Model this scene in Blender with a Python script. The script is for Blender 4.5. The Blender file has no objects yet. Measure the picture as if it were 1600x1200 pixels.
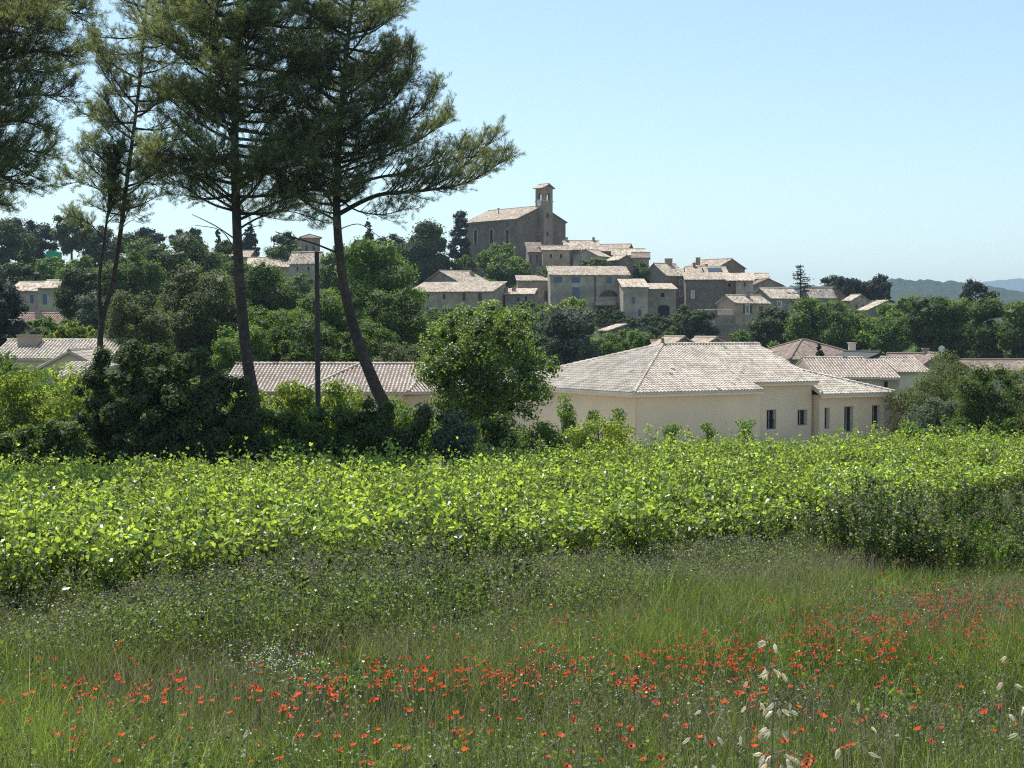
import bpy, math, random
import numpy as np
from mathutils import Vector, Matrix
R = math.radians
SC = bpy.context.scene
COL = SC.collection

# ---------------------------------------------------------------- camera, sky, sun, exposure
DENOISE = False
LENS = 50.0
F = 1600 * LENS / 36.0           # focal length in photo pixels
HZ = 520.0                       # photo row of the horizon
TH = math.atan((600 - HZ) / F) * -1.0
TH = math.atan((600 - HZ) / F)   # camera looks down by this angle
cam_d = bpy.data.cameras.new('camera'); cam_d.lens = LENS; cam_d.sensor_width = 36.0
cam_d.clip_start = 0.1; cam_d.clip_end = 30000
cam = bpy.data.objects.new('camera', cam_d); COL.objects.link(cam)
cam.location = (0, 0, 0); cam.rotation_euler = (math.pi / 2 - TH, 0, 0)
SC.camera = cam

SUN_AZ, SUN_EL = -37.0, 63.0     # degrees clockwise from the view direction, degrees above the horizon
world = bpy.data.worlds.new('World'); SC.world = world; world.use_nodes = True
wn = world.node_tree.nodes; wl = world.node_tree.links
bg = wn['Background']; sky = wn.new('ShaderNodeTexSky'); sky.sky_type = 'NISHITA'
sky.sun_disc = False; sky.sun_elevation = R(SUN_EL); sky.sun_rotation = R(SUN_AZ % 360)
sky.altitude = 100; sky.air_density = 1.0; sky.dust_density = 0.6; sky.ozone_density = 1.6
tint = wn.new('ShaderNodeMixRGB'); tint.blend_type = 'MULTIPLY'; tint.inputs[0].default_value = 1.0; tint.inputs[2].default_value = (0.97, 1.0, 0.93, 1)
wl.new(sky.outputs[0], tint.inputs[1]); wl.new(tint.outputs[0], bg.inputs[0]); bg.inputs[1].default_value = 0.15
sun_d = bpy.data.lights.new('sun', 'SUN'); sun_d.energy = 5.0; sun_d.angle = R(0.5); sun_d.color = (1.0, 0.95, 0.87)
sun = bpy.data.objects.new('sun', sun_d); COL.objects.link(sun)
SD = Vector((math.sin(R(SUN_AZ)) * math.cos(R(SUN_EL)), math.cos(R(SUN_AZ)) * math.cos(R(SUN_EL)), math.sin(R(SUN_EL))))
sun.rotation_euler = SD.to_track_quat('Z', 'Y').to_euler(); sun.location = (-60, 40, 90)
SC.view_settings.view_transform = 'Standard'; SC.view_settings.look = 'None'
SC.view_settings.exposure = 0.32; SC.view_settings.gamma = 1.0
SC.render.engine = 'CYCLES'
SC.cycles.use_denoising = DENOISE
SC.cycles.filter_width = 1.15
SC.cycles.max_bounces = 6; SC.cycles.diffuse_bounces = 3; SC.cycles.transmission_bounces = 4
SC.cycles.volume_bounces = 0; SC.cycles.transparent_max_bounces = 6
SC.cycles.volume_max_steps = 32

# ---------------------------------------------------------------- pixel <-> world
def tanv(v):
    return math.tan(math.atan((600 - v) / F) - TH)
def at(u, v, Y):
    xc = (u - 800) / F; yc = (600 - v) / F
    k = Y / (math.cos(TH) + math.sin(TH) * yc)
    return Vector((xc * k, Y, (-math.sin(TH) + math.cos(TH) * yc) * k))
def proj(x, y, z):
    d = y * math.cos(TH) - z * math.sin(TH)
    yc = y * math.sin(TH) + z * math.cos(TH)
    return 800 + F * x / d, 600 - F * yc / d

# ---------------------------------------------------------------- terrain
GC = [-900, 50, 300, 500, 800, 950, 1100, 1300, 1600, 2500]
GT = [
 (-60, [3.0] * 10), (0, [-1.6] * 10), (6, [-2.5] * 10), (11, [-3.32] * 10), (17, [-3.85] * 10), (25, [-4.55] * 10),
 (38, [-5.15] * 10), (50, [-5.55] * 10), (60, [-5.9] * 10),
 (72, [-4.6, -4.6, -5.2, -6, -6.5, -6.6, -6.7, -6.8, -7, -7]),
 (90, [-3, -3.2, -5, -6.5, -7, -7, -7, -7.2, -7.5, -7.5]),
 (120, [-2.5, -2.5, -4.5, -6.5, -7.5, -7.5, -7.5, -7.5, -7.5, -7.5]),
 (160, [-1, -1, -3, -5, -7, -7, -7, -6, -7, -7]),
 (200, [2, 2, 1, -2, -5, -5.5, -6, -5, -6, -6]),
 (240, [6, 6, 5, 2, -1, -2, -3, -1, -5, -6]),
 (270, [10, 10, 9, 6, 3, 1.5, 1, 2, -3, -5]),
 (300, [13, 13, 12, 9, 8, 8, 6, 4.5, -1, -4]),
 (330, [15, 15, 13, 11, 14, 13.5, 10, 5, -1, -4]),
 (380, [10, 10, 9, 9, 11, 10, 6, 1, -3, -5]),
 (500, [-8] * 10), (1000, [-20] * 10), (9000, [-30] * 10)]
GY = np.array([g[0] for g in GT], float); GZ = np.array([g[1] for g in GT], float)
GR = (np.array(GC, float) - 800) / F
def ground_np(x, y):
    x = np.asarray(x, float); y = np.asarray(y, float)
    r = np.clip(x / np.maximum(y, 1.0), GR[0], GR[-1]); yy = np.clip(y, GY[0], GY[-1] - 1e-3)
    j = np.clip(np.searchsorted(GY, yy, side='right') - 1, 0, len(GY) - 2)
    i = np.clip(np.searchsorted(GR, r, side='right') - 1, 0, len(GR) - 2)
    ty = (yy - GY[j]) / (GY[j + 1] - GY[j]); tx = (r - GR[i]) / (GR[i + 1] - GR[i]); tx = tx * tx * (3 - 2 * tx)
    a = GZ[j, i] * (1 - tx) + GZ[j, i + 1] * tx; b = GZ[j + 1, i] * (1 - tx) + GZ[j + 1, i + 1] * tx
    z = a * (1 - ty) + b * ty
    amp = np.where(y < 60, 0.06, 0.3)
    return z + amp * (np.sin(x * 0.9 + 1.3 * np.sin(y * 0.31)) * np.sin(y * 0.7 + 0.8) * 0.6 + 0.4 * np.sin(x * 0.21 + y * 0.33))
def ground(x, y): return float(ground_np([x], [y])[0])
def on_ground(u, v, h=0.0, y0=2.0, y1=120.0):
    t = (u - 800) / F; k = tanv(v); prev = None
    ys = np.arange(y0, y1, 0.1); d = ys * k - (ground_np(ys * t, ys) + h)
    w = np.where(d < 0)[0]
    Y = ys[w[0]] if len(w) else y1
    return Vector((t * Y, Y, ground(t * Y, Y)))

# ---------------------------------------------------------------- object helpers
def tag(o, label=None, cat=None, group=None, kind=None):
    if label: o['label'] = label
    if cat: o['category'] = cat
    if group: o['group'] = group
    if kind: o['kind'] = kind
    return o
def empty(name, loc, rz=0.0, label=None, cat=None, group=None):
    o = bpy.data.objects.new(name, None); COL.objects.link(o); o.location = loc; o.rotation_euler = (0, 0, rz)
    o.empty_display_size = 0.3
    return tag(o, label, cat, group)
def link(name, me, mats, parent=None, loc=None):
    o = bpy.data.objects.new(name, me); COL.objects.link(o)
    if not isinstance(mats, (list, tuple)): mats = [mats]
    if not me.materials:
        for m in mats: me.materials.append(m)
    if parent: o.parent = parent
    if loc is not None: o.location = loc
    return o
def np_mesh(name, V, faces, rnd=None, smooth=False, mat_idx=None):
    """faces: list of (n,k) int arrays"""
    me = bpy.data.meshes.new(name); V = np.asarray(V, np.float32)
    me.vertices.add(len(V)); me.vertices.foreach_set('co', V.ravel())
    li = np.concatenate([np.asarray(f, np.int32).ravel() for f in faces])
    tot = np.concatenate([np.full(len(f), np.asarray(f).shape[1], np.int32) for f in faces])
    me.loops.add(len(li)); me.loops.foreach_set('vertex_index', li)
    me.polygons.add(len(tot)); me.polygons.foreach_set('loop_start', (np.cumsum(tot) - tot).astype(np.int32))
    if mat_idx is not None: me.polygons.foreach_set('material_index', np.asarray(mat_idx, np.int32))
    me.polygons.foreach_set('use_smooth', np.full(len(tot), smooth, bool))
    me.update(calc_edges=True)
    if rnd is not None:
        a = me.attributes.new('rnd', 'FLOAT', 'FACE'); a.data.foreach_set('value', np.asarray(rnd, np.float32))
    return me
class MB:
    """a small mesh collector: polygons of any size, with optional uv and material index"""
    def __init__(s): s.v = []; s.f = []; s.uv = []; s.m = []; s.r = []
    def poly(s, pts, uv=None, m=0, r=None):
        i = len(s.v); s.v += [tuple(p) for p in pts]; s.f.append(tuple(range(i, i + len(pts))))
        s.uv.append(uv); s.m.append(m); s.r.append(random.random() if r is None else r)
    def box(s, a, b, m=0, fr=None):
        x0, y0, z0 = a; x1, y1, z1 = b
        c = [(x0, y0, z0), (x1, y0, z0), (x1, y1, z0), (x0, y1, z0), (x0, y0, z1), (x1, y0, z1), (x1, y1, z1), (x0, y1, z1)]
        if fr: c = [fr(*p) for p in c]
        r = random.random()
        for q in ((0, 3, 2, 1), (4, 5, 6, 7), (0, 1, 5, 4), (1, 2, 6, 5), (2, 3, 7, 6), (3, 0, 4, 7)):
            s.poly([c[k] for k in q], m=m, r=r)
    def tube(s, pts, rad, n=6, m=0, cap=True):
        pts = [Vector(p) for p in pts]
        rad = [rad] * len(pts) if isinstance(rad, (int, float)) else rad
        rings = []
        for i, p in enumerate(pts):
            d = (pts[min(i + 1, len(pts) - 1)] - pts[max(i - 1, 0)])
            d = d.normalized() if d.length > 1e-9 else Vector((0, 0, 1))
            a = d.cross(Vector((0.13, 1, 0.07))); a.normalize(); b = d.cross(a)
            rings.append([p + (a * math.cos(2 * math.pi * k / n) + b * math.sin(2 * math.pi * k / n)) * rad[i] for k in range(n)])
        base = len(s.v)
        for rg in rings: s.v += [tuple(q) for q in rg]
        rr = random.random()
        for i in range(len(pts) - 1):
            for k in range(n):
                s.f.append((base + i * n + k, base + i * n + (k + 1) % n, base + (i + 1) * n + (k + 1) % n, base + (i + 1) * n + k))
                s.uv.append(None); s.m.append(m); s.r.append(rr)
        if cap:
            for i0 in (0, len(pts) - 1):
                s.f.append(tuple(base + i0 * n + k for k in range(n))); s.uv.append(None); s.m.append(m); s.r.append(rr)
    def mesh(s, name, smooth=False):
        me = bpy.data.meshes.new(name); me.from_pydata(s.v, [], s.f)
        me.polygons.foreach_set('material_index', s.m)
        me.polygons.foreach_set('use_smooth', [smooth] * len(s.f))
        a = me.attributes.new('rnd', 'FLOAT', 'FACE'); a.data.foreach_set('value', s.r)
        if any(u is not None for u in s.uv):
            l = me.uv_layers.new(name='UVMap'); k = 0
            for f, u in zip(s.f, s.uv):
                for j in range(len(f)):
                    l.data[k].uv = u[j] if u else (0, 0)
                    k += 1
        me.update(); return me
    def build(s, name, mats, parent=None, loc=None, smooth=False):
        return link(name, s.mesh(name, smooth), mats, parent, loc)

# ---------------------------------------------------------------- materials
def newmat(name):
    m = bpy.data.materials.new(name); m.use_nodes = True
    return m, m.node_tree.nodes, m.node_tree.links, m.node_tree.nodes['Principled BSDF']
def rgb(c): return (c[0], c[1], c[2], 1.0)
def ramp(nt, stops):
    r = nt.new('ShaderNodeValToRGB'); e = r.color_ramp.elements
    while len(e) < len(stops): e.new(0.5)
    for el, (p, c) in zip(e, stops): el.position = p; el.color = rgb(c)
    return r
def plain(name, c, rough=0.8, var=0.15, scale=3.0, bump=0.0, metal=0.0):
    m, n, l, p = newmat(name)
    tc = n.new('ShaderNodeTexCoord'); no = n.new('ShaderNodeTexNoise'); no.inputs['Scale'].default_value = scale; no.inputs['Detail'].default_value = 6
    l.new(tc.outputs['Object'], no.inputs['Vector'])
    r = ramp(n, [(0.3, [x * (1 - var) for x in c]), (0.7, [x * (1 + var) for x in c])])
    l.new(no.outputs[0], r.inputs[0]); l.new(r.outputs[0], p.inputs['Base Color'])
    p.inputs['Roughness'].default_value = rough; p.inputs['Metallic'].default_value = metal
    if bump:
        b = n.new('ShaderNodeBump'); b.inputs['Strength'].default_value = bump; b.inputs['Distance'].default_value = 0.1
        l.new(no.outputs[0], b.inputs['Height']); l.new(b.outputs[0], p.inputs['Normal'])
    return m
def leafmat(name, c, t=None, fac=0.35, rough=0.55, var=0.45, spec=0.22, hue=0.0, big=None):
    """leaves: a glossy top and a translucent body; 'rnd' varies each leaf, object random varies each plant"""
    m, n, l, p = newmat(name)
    t = t or [c[0] * 2.2, c[1] * 2.4, c[2] * 1.0]
    at_ = n.new('ShaderNodeAttribute'); at_.attribute_name = 'rnd'
    oi = n.new('ShaderNodeObjectInfo')
    def col(base):
        r = ramp(n, [(0.0, [x * (1 - var) for x in base]), (0.6, base), (1.0, [base[0] * (1 + var + hue), base[1] * (1 + var), base[2] * (1 + var * 0.5)])])
        l.new(at_.outputs['Fac'], r.inputs[0])
        h = n.new('ShaderNodeHueSaturation'); mr = n.new('ShaderNodeMapRange')
        mr.inputs['To Min'].default_value = 0.8; mr.inputs['To Max'].default_value = 1.2
        l.new(oi.outputs['Random'], mr.inputs['Value']); l.new(mr.outputs[0], h.inputs['Value'])
        l.new(r.outputs[0], h.inputs['Color']); return h.outputs[0]
    l.new(col(c), p.inputs['Base Color']); p.inputs['Roughness'].default_value = rough
    p.inputs['Specular IOR Level'].default_value = spec
    tr = n.new('ShaderNodeBsdfTranslucent'); l.new(col(t), tr.inputs['Color'])
    mx = n.new('ShaderNodeMixShader'); mx.inputs[0].default_value = fac
    l.new(p.outputs[0], mx.inputs[1]); l.new(tr.outputs[0], mx.inputs[2])
    l.new(mx.outputs[0], n['Material Output'].inputs['Surface'])
    return m
def stonemat(name, c, c2=None, scale=1.6, var=0.25, blot=0.5):
    m, n, l, p = newmat(name); c2 = c2 or [x * 0.6 for x in c]
    tc = n.new('ShaderNodeTexCoord')
    vo = n.new('ShaderNodeTexVoronoi'); vo.inputs['Scale'].default_value = scale; l.new(tc.outputs['Object'], vo.inputs['Vector'])
    no = n.new('ShaderNodeTexNoise'); no.inputs['Scale'].default_value = 0.35; no.inputs['Detail'].default_value = 8; l.new(tc.outputs['Object'], no.inputs['Vector'])
    r1 = ramp(n, [(0.0, [x * (1 - var) for x in c]), (1.0, [x * (1 + var) for x in c])]); l.new(vo.outputs['Color'], r1.inputs[0])
    mx = n.new('ShaderNodeMixRGB'); mx.inputs[2].default_value = rgb(c2)
    r2 = ramp(n, [(0.42, (0, 0, 0)), (0.65, (blot, blot, blot))]); l.new(no.outputs[0], r2.inputs[0]); l.new(r2.outputs[0], mx.inputs[0])
    l.new(r1.outputs[0], mx.inputs[1]); l.new(mx.outputs[0], p.inputs['Base Color']); p.inputs['Roughness'].default_value = 0.95
    b = n.new('ShaderNodeBump'); b.inputs['Strength'].default_value = 0.6; b.inputs['Distance'].default_value = 0.06
    l.new(vo.outputs['Distance'], b.inputs['Height']); l.new(b.outputs[0], p.inputs['Normal'])
    return m
def roofmat(name, c, c2, stain=(0.16, 0.13, 0.11), tw=0.24, tl=0.4, stain_amt=0.6):
    """old barrel tiles drawn from the plane's own uv (metres along the eave, metres up the slope)"""
    m, n, l, p = newmat(name)
    uv = n.new('ShaderNodeUVMap'); sp = n.new('ShaderNodeSeparateXYZ'); l.new(uv.outputs[0], sp.inputs[0])
    def math_(op, a, b=None):
        q = n.new('ShaderNodeMath'); q.operation = op
        for i, x in enumerate((a, b)):
            if x is None: continue
            if isinstance(x, (int, float)): q.inputs[i].default_value = x
            else: l.new(x, q.inputs[i])
        return q.outputs[0]
    iu = math_('FLOOR', math_('DIVIDE', sp.outputs[0], tw)); iv = math_('FLOOR', math_('DIVIDE', sp.outputs[1], tl))
    cb = n.new('ShaderNodeCombineXYZ'); l.new(iu, cb.inputs[0]); l.new(iv, cb.inputs[1])
    wnz = n.new('ShaderNodeTexWhiteNoise'); l.new(cb.outputs[0], wnz.inputs[0])
    no = n.new('ShaderNodeTexNoise'); no.inputs['Scale'].default_value = 0.5; no.inputs['Detail'].default_value = 7; l.new(uv.outputs[0], no.inputs['Vector'])
    r = ramp(n, [(0.0, stain), (0.22, c2), (0.6, c), (1.0, [min(1, x * 1.3) for x in c])]); l.new(wnz.outputs['Value'], r.inputs[0])
    mx = n.new('ShaderNodeMixRGB'); mx.inputs[2].default_value = rgb(stain)
    r2 = ramp(n, [(0.45, (0, 0, 0)), (0.7, (stain_amt,) * 3)]); l.new(no.outputs[0], r2.inputs[0]); l.new(r2.outputs[0], mx.inputs[0])
    l.new(r.outputs[0], mx.inputs[1]); l.new(mx.outputs[0], p.inputs['Base Color']); p.inputs['Roughness'].default_value = 0.9
    s = math_('ABSOLUTE', math_('SINE', math_('MULTIPLY', sp.outputs[0], math.pi / tw)))
    h = math_('ADD', math_('MULTIPLY', s, 0.8), math_('MULTIPLY', wnz.outputs['Value'], 0.5))
    b = n.new('ShaderNodeBump'); b.inputs['Strength'].default_value = 0.8; b.inputs['Distance'].default_value = 0.07
    l.new(h, b.inputs['Height']); l.new(b.outputs[0], p.inputs['Normal'])
    return m
def tilemat(name, c, var=0.3):
    m, n, l, p = newmat(name)
    a = n.new('ShaderNodeAttribute'); a.attribute_name = 'rnd'
    r = ramp(n, [(0.0, [x * 0.28 for x in c]), (0.02, [x * (1 - var) for x in c]), (0.5, c), (1.0, [min(0.85, x * (1 + var * 0.6)) for x in c])]); l.new(a.outputs['Fac'], r.inputs[0])  # darkest stop paints in the shade of the channels between the tiles
    tc = n.new('ShaderNodeTexCoord'); no = n.new('ShaderNodeTexNoise'); no.inputs['Scale'].default_value = 0.6; no.inputs['Detail'].default_value = 8; l.new(tc.outputs['Object'], no.inputs['Vector'])
    mx = n.new('ShaderNodeMixRGB'); mx.blend_type = 'MULTIPLY'; mx.inputs[0].default_value = 1.0
    r2 = ramp(n, [(0.35, (0.84, 0.81, 0.77)), (0.6, (1, 1, 1))]); l.new(no.outputs[0], r2.inputs[0]); l.new(r.outputs[0], mx.inputs[1]); l.new(r2.outputs[0], mx.inputs[2])
    l.new(mx.outputs[0], p.inputs['Base Color']); p.inputs['Roughness'].default_value = 0.85
    return m

M = {}
M['ground'], n_, l_, p_ = newmat('meadow soil')
tc = n_.new('ShaderNodeTexCoord'); no = n_.new('ShaderNodeTexNoise'); no.inputs['Scale'].default_value = 0.7; no.inputs['Detail'].default_value = 10
l_.new(tc.outputs['Object'], no.inputs['Vector'])
r_ = ramp(n_, [(0.3, (0.03, 0.045, 0.014)), (0.5, (0.045, 0.065, 0.018)), (0.72, (0.08, 0.085, 0.035))]); l_.new(no.outputs[0], r_.inputs[0]); l_.new(r_.outputs[0], p_.inputs['Base Color'])
p_.inputs['Roughness'].default_value = 1.0
M['gravel'] = plain('pale gravel', (0.30, 0.26, 0.205), 0.95, 0.2, 2.5)
M['hill'], n_, l_, p_ = newmat('wooded hill')
tc = n_.new('ShaderNodeTexCoord'); no = n_.new('ShaderNodeTexNoise'); no.inputs['Scale'].default_value = 0.02; no.inputs['Detail'].default_value = 12; no.inputs['Roughness'].default_value = 0.7
l_.new(tc.outputs['Object'], no.inputs['Vector'])
r_ = ramp(n_, [(0.35, (0.016, 0.028, 0.014)), (0.6, (0.03, 0.048, 0.022)), (0.78, (0.07, 0.08, 0.045))]); l_.new(no.outputs[0], r_.inputs[0]); l_.new(r_.outputs[0], p_.inputs['Base Color'])
p_.inputs['Roughness'].default_value = 1.0; p_.inputs['Specular IOR Level'].default_value = 0.1
M['bark'] = plain('grey bark', (0.05, 0.04, 0.033), 0.95, 0.5, 6.0, 0.8)
M['pinebark'] = stonemat('pine bark plates', (0.085, 0.062, 0.05), (0.035, 0.028, 0.024), 8.0, 0.5, 0.8)
M['pole'] = plain('weathered pole wood', (0.06, 0.05, 0.042), 0.9, 0.3, 8.0)
M['cream'] = plain('cream render', (0.79, 0.645, 0.45), 0.9, 0.07, 0.45)
M['trim'] = plain('cream trim', (0.80, 0.66, 0.49), 0.7, 0.04, 1.5)
M['soffit'] = plain('soffit board', (0.55, 0.47, 0.36), 0.8, 0.05, 1.5)
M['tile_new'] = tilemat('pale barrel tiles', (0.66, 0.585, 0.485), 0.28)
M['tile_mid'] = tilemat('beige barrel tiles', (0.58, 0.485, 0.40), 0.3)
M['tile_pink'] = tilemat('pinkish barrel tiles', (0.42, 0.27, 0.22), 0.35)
M['roof_old'] = roofmat('old tan tiles', (0.45, 0.37, 0.275), (0.30, 0.235, 0.17))
M['roof_pale'] = roofmat('pale old tiles', (0.56, 0.465, 0.35), (0.40, 0.31, 0.225), stain_amt=0.4)
M['roof_brown'] = roofmat('brown tiles', (0.27, 0.20, 0.155), (0.19, 0.14, 0.11), stain=(0.12, 0.085, 0.07))
M['stone'] = stonemat('grey brown stone', (0.31, 0.25, 0.19), (0.17, 0.14, 0.105))
M['stone_dark'] = stonemat('dark church stone', (0.21, 0.16, 0.12), (0.125, 0.095, 0.075))
M['stone_warm'] = stonemat('warm stone', (0.42, 0.325, 0.23), (0.26, 0.19, 0.135))
M['render_old'] = stonemat('old pale render', (0.48, 0.40, 0.295), (0.26, 0.215, 0.16), 1.2, 0.2, 0.8)
M['render_pink'] = stonemat('old pinkish render', (0.42, 0.32, 0.26), (0.30, 0.22, 0.18), 0.8, 0.1, 0.5)
M['glass'] = plain('dark window glass', (0.02, 0.022, 0.026), 0.12, 0.1)
M['glass'].node_tree.nodes['Principled BSDF'].inputs['Specular IOR Level'].default_value = 0.3
M['dark'] = plain('dark opening', (0.015, 0.013, 0.012), 0.9, 0.1)
M['grey_metal'] = plain('grey window metal', (0.42, 0.43, 0.45), 0.4, 0.05)
M['white'] = plain('white painted frame', (0.7, 0.69, 0.66), 0.5, 0.05)
M['shutter_blue'] = plain('grey blue shutter paint', (0.10, 0.15, 0.22), 0.6, 0.15)
M['shutter_brown'] = plain('brown shutter paint', (0.10, 0.06, 0.045), 0.7, 0.15)
M['solar'] = plain('solar glass', (0.03, 0.05, 0.09), 0.15, 0.1)
M['sheet'] = plain('dark sheet roofing', (0.05, 0.055, 0.05), 0.85, 0.3)
M['terracotta'] = plain('terracotta', (0.30, 0.14, 0.09), 0.8, 0.2)
M['tarp'] = plain('green tarpaulin', (0.02, 0.30, 0.16), 0.6, 0.2, 1.0)
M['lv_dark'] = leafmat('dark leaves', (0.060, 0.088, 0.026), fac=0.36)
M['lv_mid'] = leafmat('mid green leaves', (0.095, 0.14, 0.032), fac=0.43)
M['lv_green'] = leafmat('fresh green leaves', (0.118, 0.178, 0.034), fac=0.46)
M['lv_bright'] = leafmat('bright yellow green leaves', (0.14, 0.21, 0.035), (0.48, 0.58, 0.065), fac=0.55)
M['lv_grey'] = leafmat('grey green leaves', (0.13, 0.165, 0.10), (0.20, 0.27, 0.12), fac=0.36)
M['lv_olive'] = leafmat('olive leaves', (0.115, 0.145, 0.048), (0.26, 0.32, 0.07), fac=0.42)
M['lv_pine'] = leafmat('far pine needles', (0.040, 0.055, 0.026), (0.05, 0.07, 0.025), fac=0.15, rough=0.6)
M['lv_blue'] = leafmat('blue green leaves', (0.045, 0.07, 0.045), (0.07, 0.11, 0.05), fac=0.25)
M['needle'] = leafmat('pine needles', (0.11, 0.142, 0.075), (0.37, 0.43, 0.13), fac=0.48, rough=0.5, var=0.55)
M['oak'] = leafmat('oak leaves', (0.08, 0.13, 0.028), (0.29, 0.41, 0.05), fac=0.5, rough=0.42, spec=0.6)
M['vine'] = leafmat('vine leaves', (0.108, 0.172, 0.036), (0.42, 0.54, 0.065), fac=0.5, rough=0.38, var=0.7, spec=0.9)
M['vine_trunk'] = plain('vine wood', (0.09, 0.065, 0.05), 0.95, 0.4, 14.0)
M['grass'] = leafmat('meadow grass', (0.108, 0.15, 0.036), (0.28, 0.37, 0.058), fac=0.48, rough=0.42, var=0.75, spec=0.35)
M['straw'] = leafmat('dry straw', (0.40, 0.35, 0.22), (0.40, 0.34, 0.2), fac=0.35, rough=0.5, var=0.3)
M['weed'] = leafmat('weed leaves', (0.10, 0.145, 0.04), (0.27, 0.37, 0.065), fac=0.46, rough=0.36, var=0.6, spec=0.6)
M['seed'] = leafmat('weed seed heads', (0.20, 0.17, 0.13), (0.22, 0.18, 0.12), fac=0.3, var=0.5)
M['petal'] = leafmat('poppy petals', (0.82, 0.095, 0.03), (0.95, 0.14, 0.04), fac=0.42, rough=0.5, var=0.25, spec=0.3)
M['poppy_eye'] = plain('poppy centre', (0.03, 0.02, 0.025), 0.7, 0.2)
M['stem'] = plain('green stem', (0.09, 0.13, 0.045), 0.7, 0.2)
M['white_petal'] = leafmat('small white petals', (0.72, 0.72, 0.66), (0.6, 0.6, 0.5), fac=0.4, var=0.15)
M['glume'] = leafmat('papery oat husks', (0.74, 0.69, 0.54), (0.8, 0.73, 0.5), fac=0.5, rough=0.35, var=0.2, spec=0.6)
M['deadleaf'] = leafmat('brown dead leaves', (0.30, 0.14, 0.06), (0.4, 0.2, 0.08), fac=0.3, var=0.5)

# ---------------------------------------------------------------- leaf cards
DIAMOND = np.array([(-0.5, 0), (0, -0.32), (0.5, 0), (0, 0.32)])
OVAL = np.array([(-0.5, 0), (-0.15, -0.3), (0.3, -0.24), (0.55, 0), (0.3, 0.24), (-0.15, 0.3)])
VINELEAF = np.array([(-0.42, 0), (-0.5, -0.3), (-0.12, -0.46), (0.08, -0.3), (0.28, -0.36), (0.5, 0), (0.28, 0.36), (0.08, 0.3), (-0.12, 0.46), (-0.5, 0.3)])
BLOB = np.array([(-0.5, -0.1), (-0.1, -0.45), (0.4, -0.3), (0.45, 0.25), (-0.05, 0.5)])
def unit(a):
    return a / np.maximum(np.linalg.norm(a, axis=-1, keepdims=True), 1e-9)
def cards(rs, C, N, size, tmpl=DIAMOND, fold=0.12, droop=0.0):
    """one k-gon per centre; returns verts (n*k,3), faces (n,k)"""
    n = len(C); k = len(tmpl)
    N = unit(N); T = rs.normal(size=(n, 3)); T[:, 2] -= droop
    T = unit(T - (T * N).sum(1, keepdims=True) * N); B = np.cross(N, T)
    s = np.asarray(size).reshape(-1, 1, 1) * np.ones((n, 1, 1))
    t = tmpl[None, :, :]
    V = C[:, None, :] + s * (t[:, :, 0:1] * T[:, None, :] + t[:, :, 1:2] * B[:, None, :] + fold * (np.abs(t[:, :, 1:2]) - 0.2) * 2 * N[:, None, :])
    return V.reshape(-1, 3), np.arange(n * k).reshape(n, k)
def rdir(rs, n): return unit(rs.normal(size=(n, 3)))
def crown_pts(rs, n, rx, ry, rz, shape='round', ncl=30, cf=0.34):
    d = rdir(rs, ncl)
    rf = rs.uniform(0.25, 0.86, size=(ncl, 1)) ** 0.6
    if shape == 'umbrella': d[:, 2] = np.abs(d[:, 2]) * 0.9 - 0.25
    c = d * rf
    if shape == 'cone':
        z = rs.uniform(-1, 0.95, ncl) ; w = (1 - z) / 2 * 0.85 + 0.08; a = rs.uniform(0, 2 * np.pi, ncl); q = rs.uniform(0.3, 0.9, ncl) * w
        c = np.stack([np.cos(a) * q, np.sin(a) * q, z], 1)
    if shape == 'column':
        z = rs.uniform(-0.95, 0.92, ncl); w = np.sqrt(np.clip(1 - np.abs(z) ** 3.5, 0.05, 1)); a = rs.uniform(0, 2 * np.pi, ncl); q = rs.uniform(0.2, 0.75, ncl) * w
        c = np.stack([np.cos(a) * q, np.sin(a) * q, z], 1)
    if shape == 'mound':
        c[:, 2] = np.abs(c[:, 2]) * 2.05 - 0.9; c[:, :2] *= 1.15
    R3 = np.array([rx, ry, rz]); m = min(rx, rz) if shape not in ('cone', 'column') else rx
    cr = cf * m * rs.uniform(0.6, 1.35, ncl)
    if shape == 'cone': cr *= ((1 - c[:, 2]) / 2 * 0.9 + 0.25)
    c = c * R3
    w = cr ** 2; pick = rs.choice(ncl, n, p=w / w.sum())
    dd = rdir(rs, n); rad = rs.uniform(0.45, 1.08, size=(n, 1)) ** 0.6
    P = c[pick] + dd * cr[pick][:, None] * rad * np.array([1, 1, 0.8])
    out = unit(P / R3)
    crown_pts.cl = (c, cr)
    N = dd * 0.9 + out * 0.3 + rs.normal(size=(n, 3)) * 0.55 + np.array([0, 0, 0.35])
    return P, N
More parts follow.
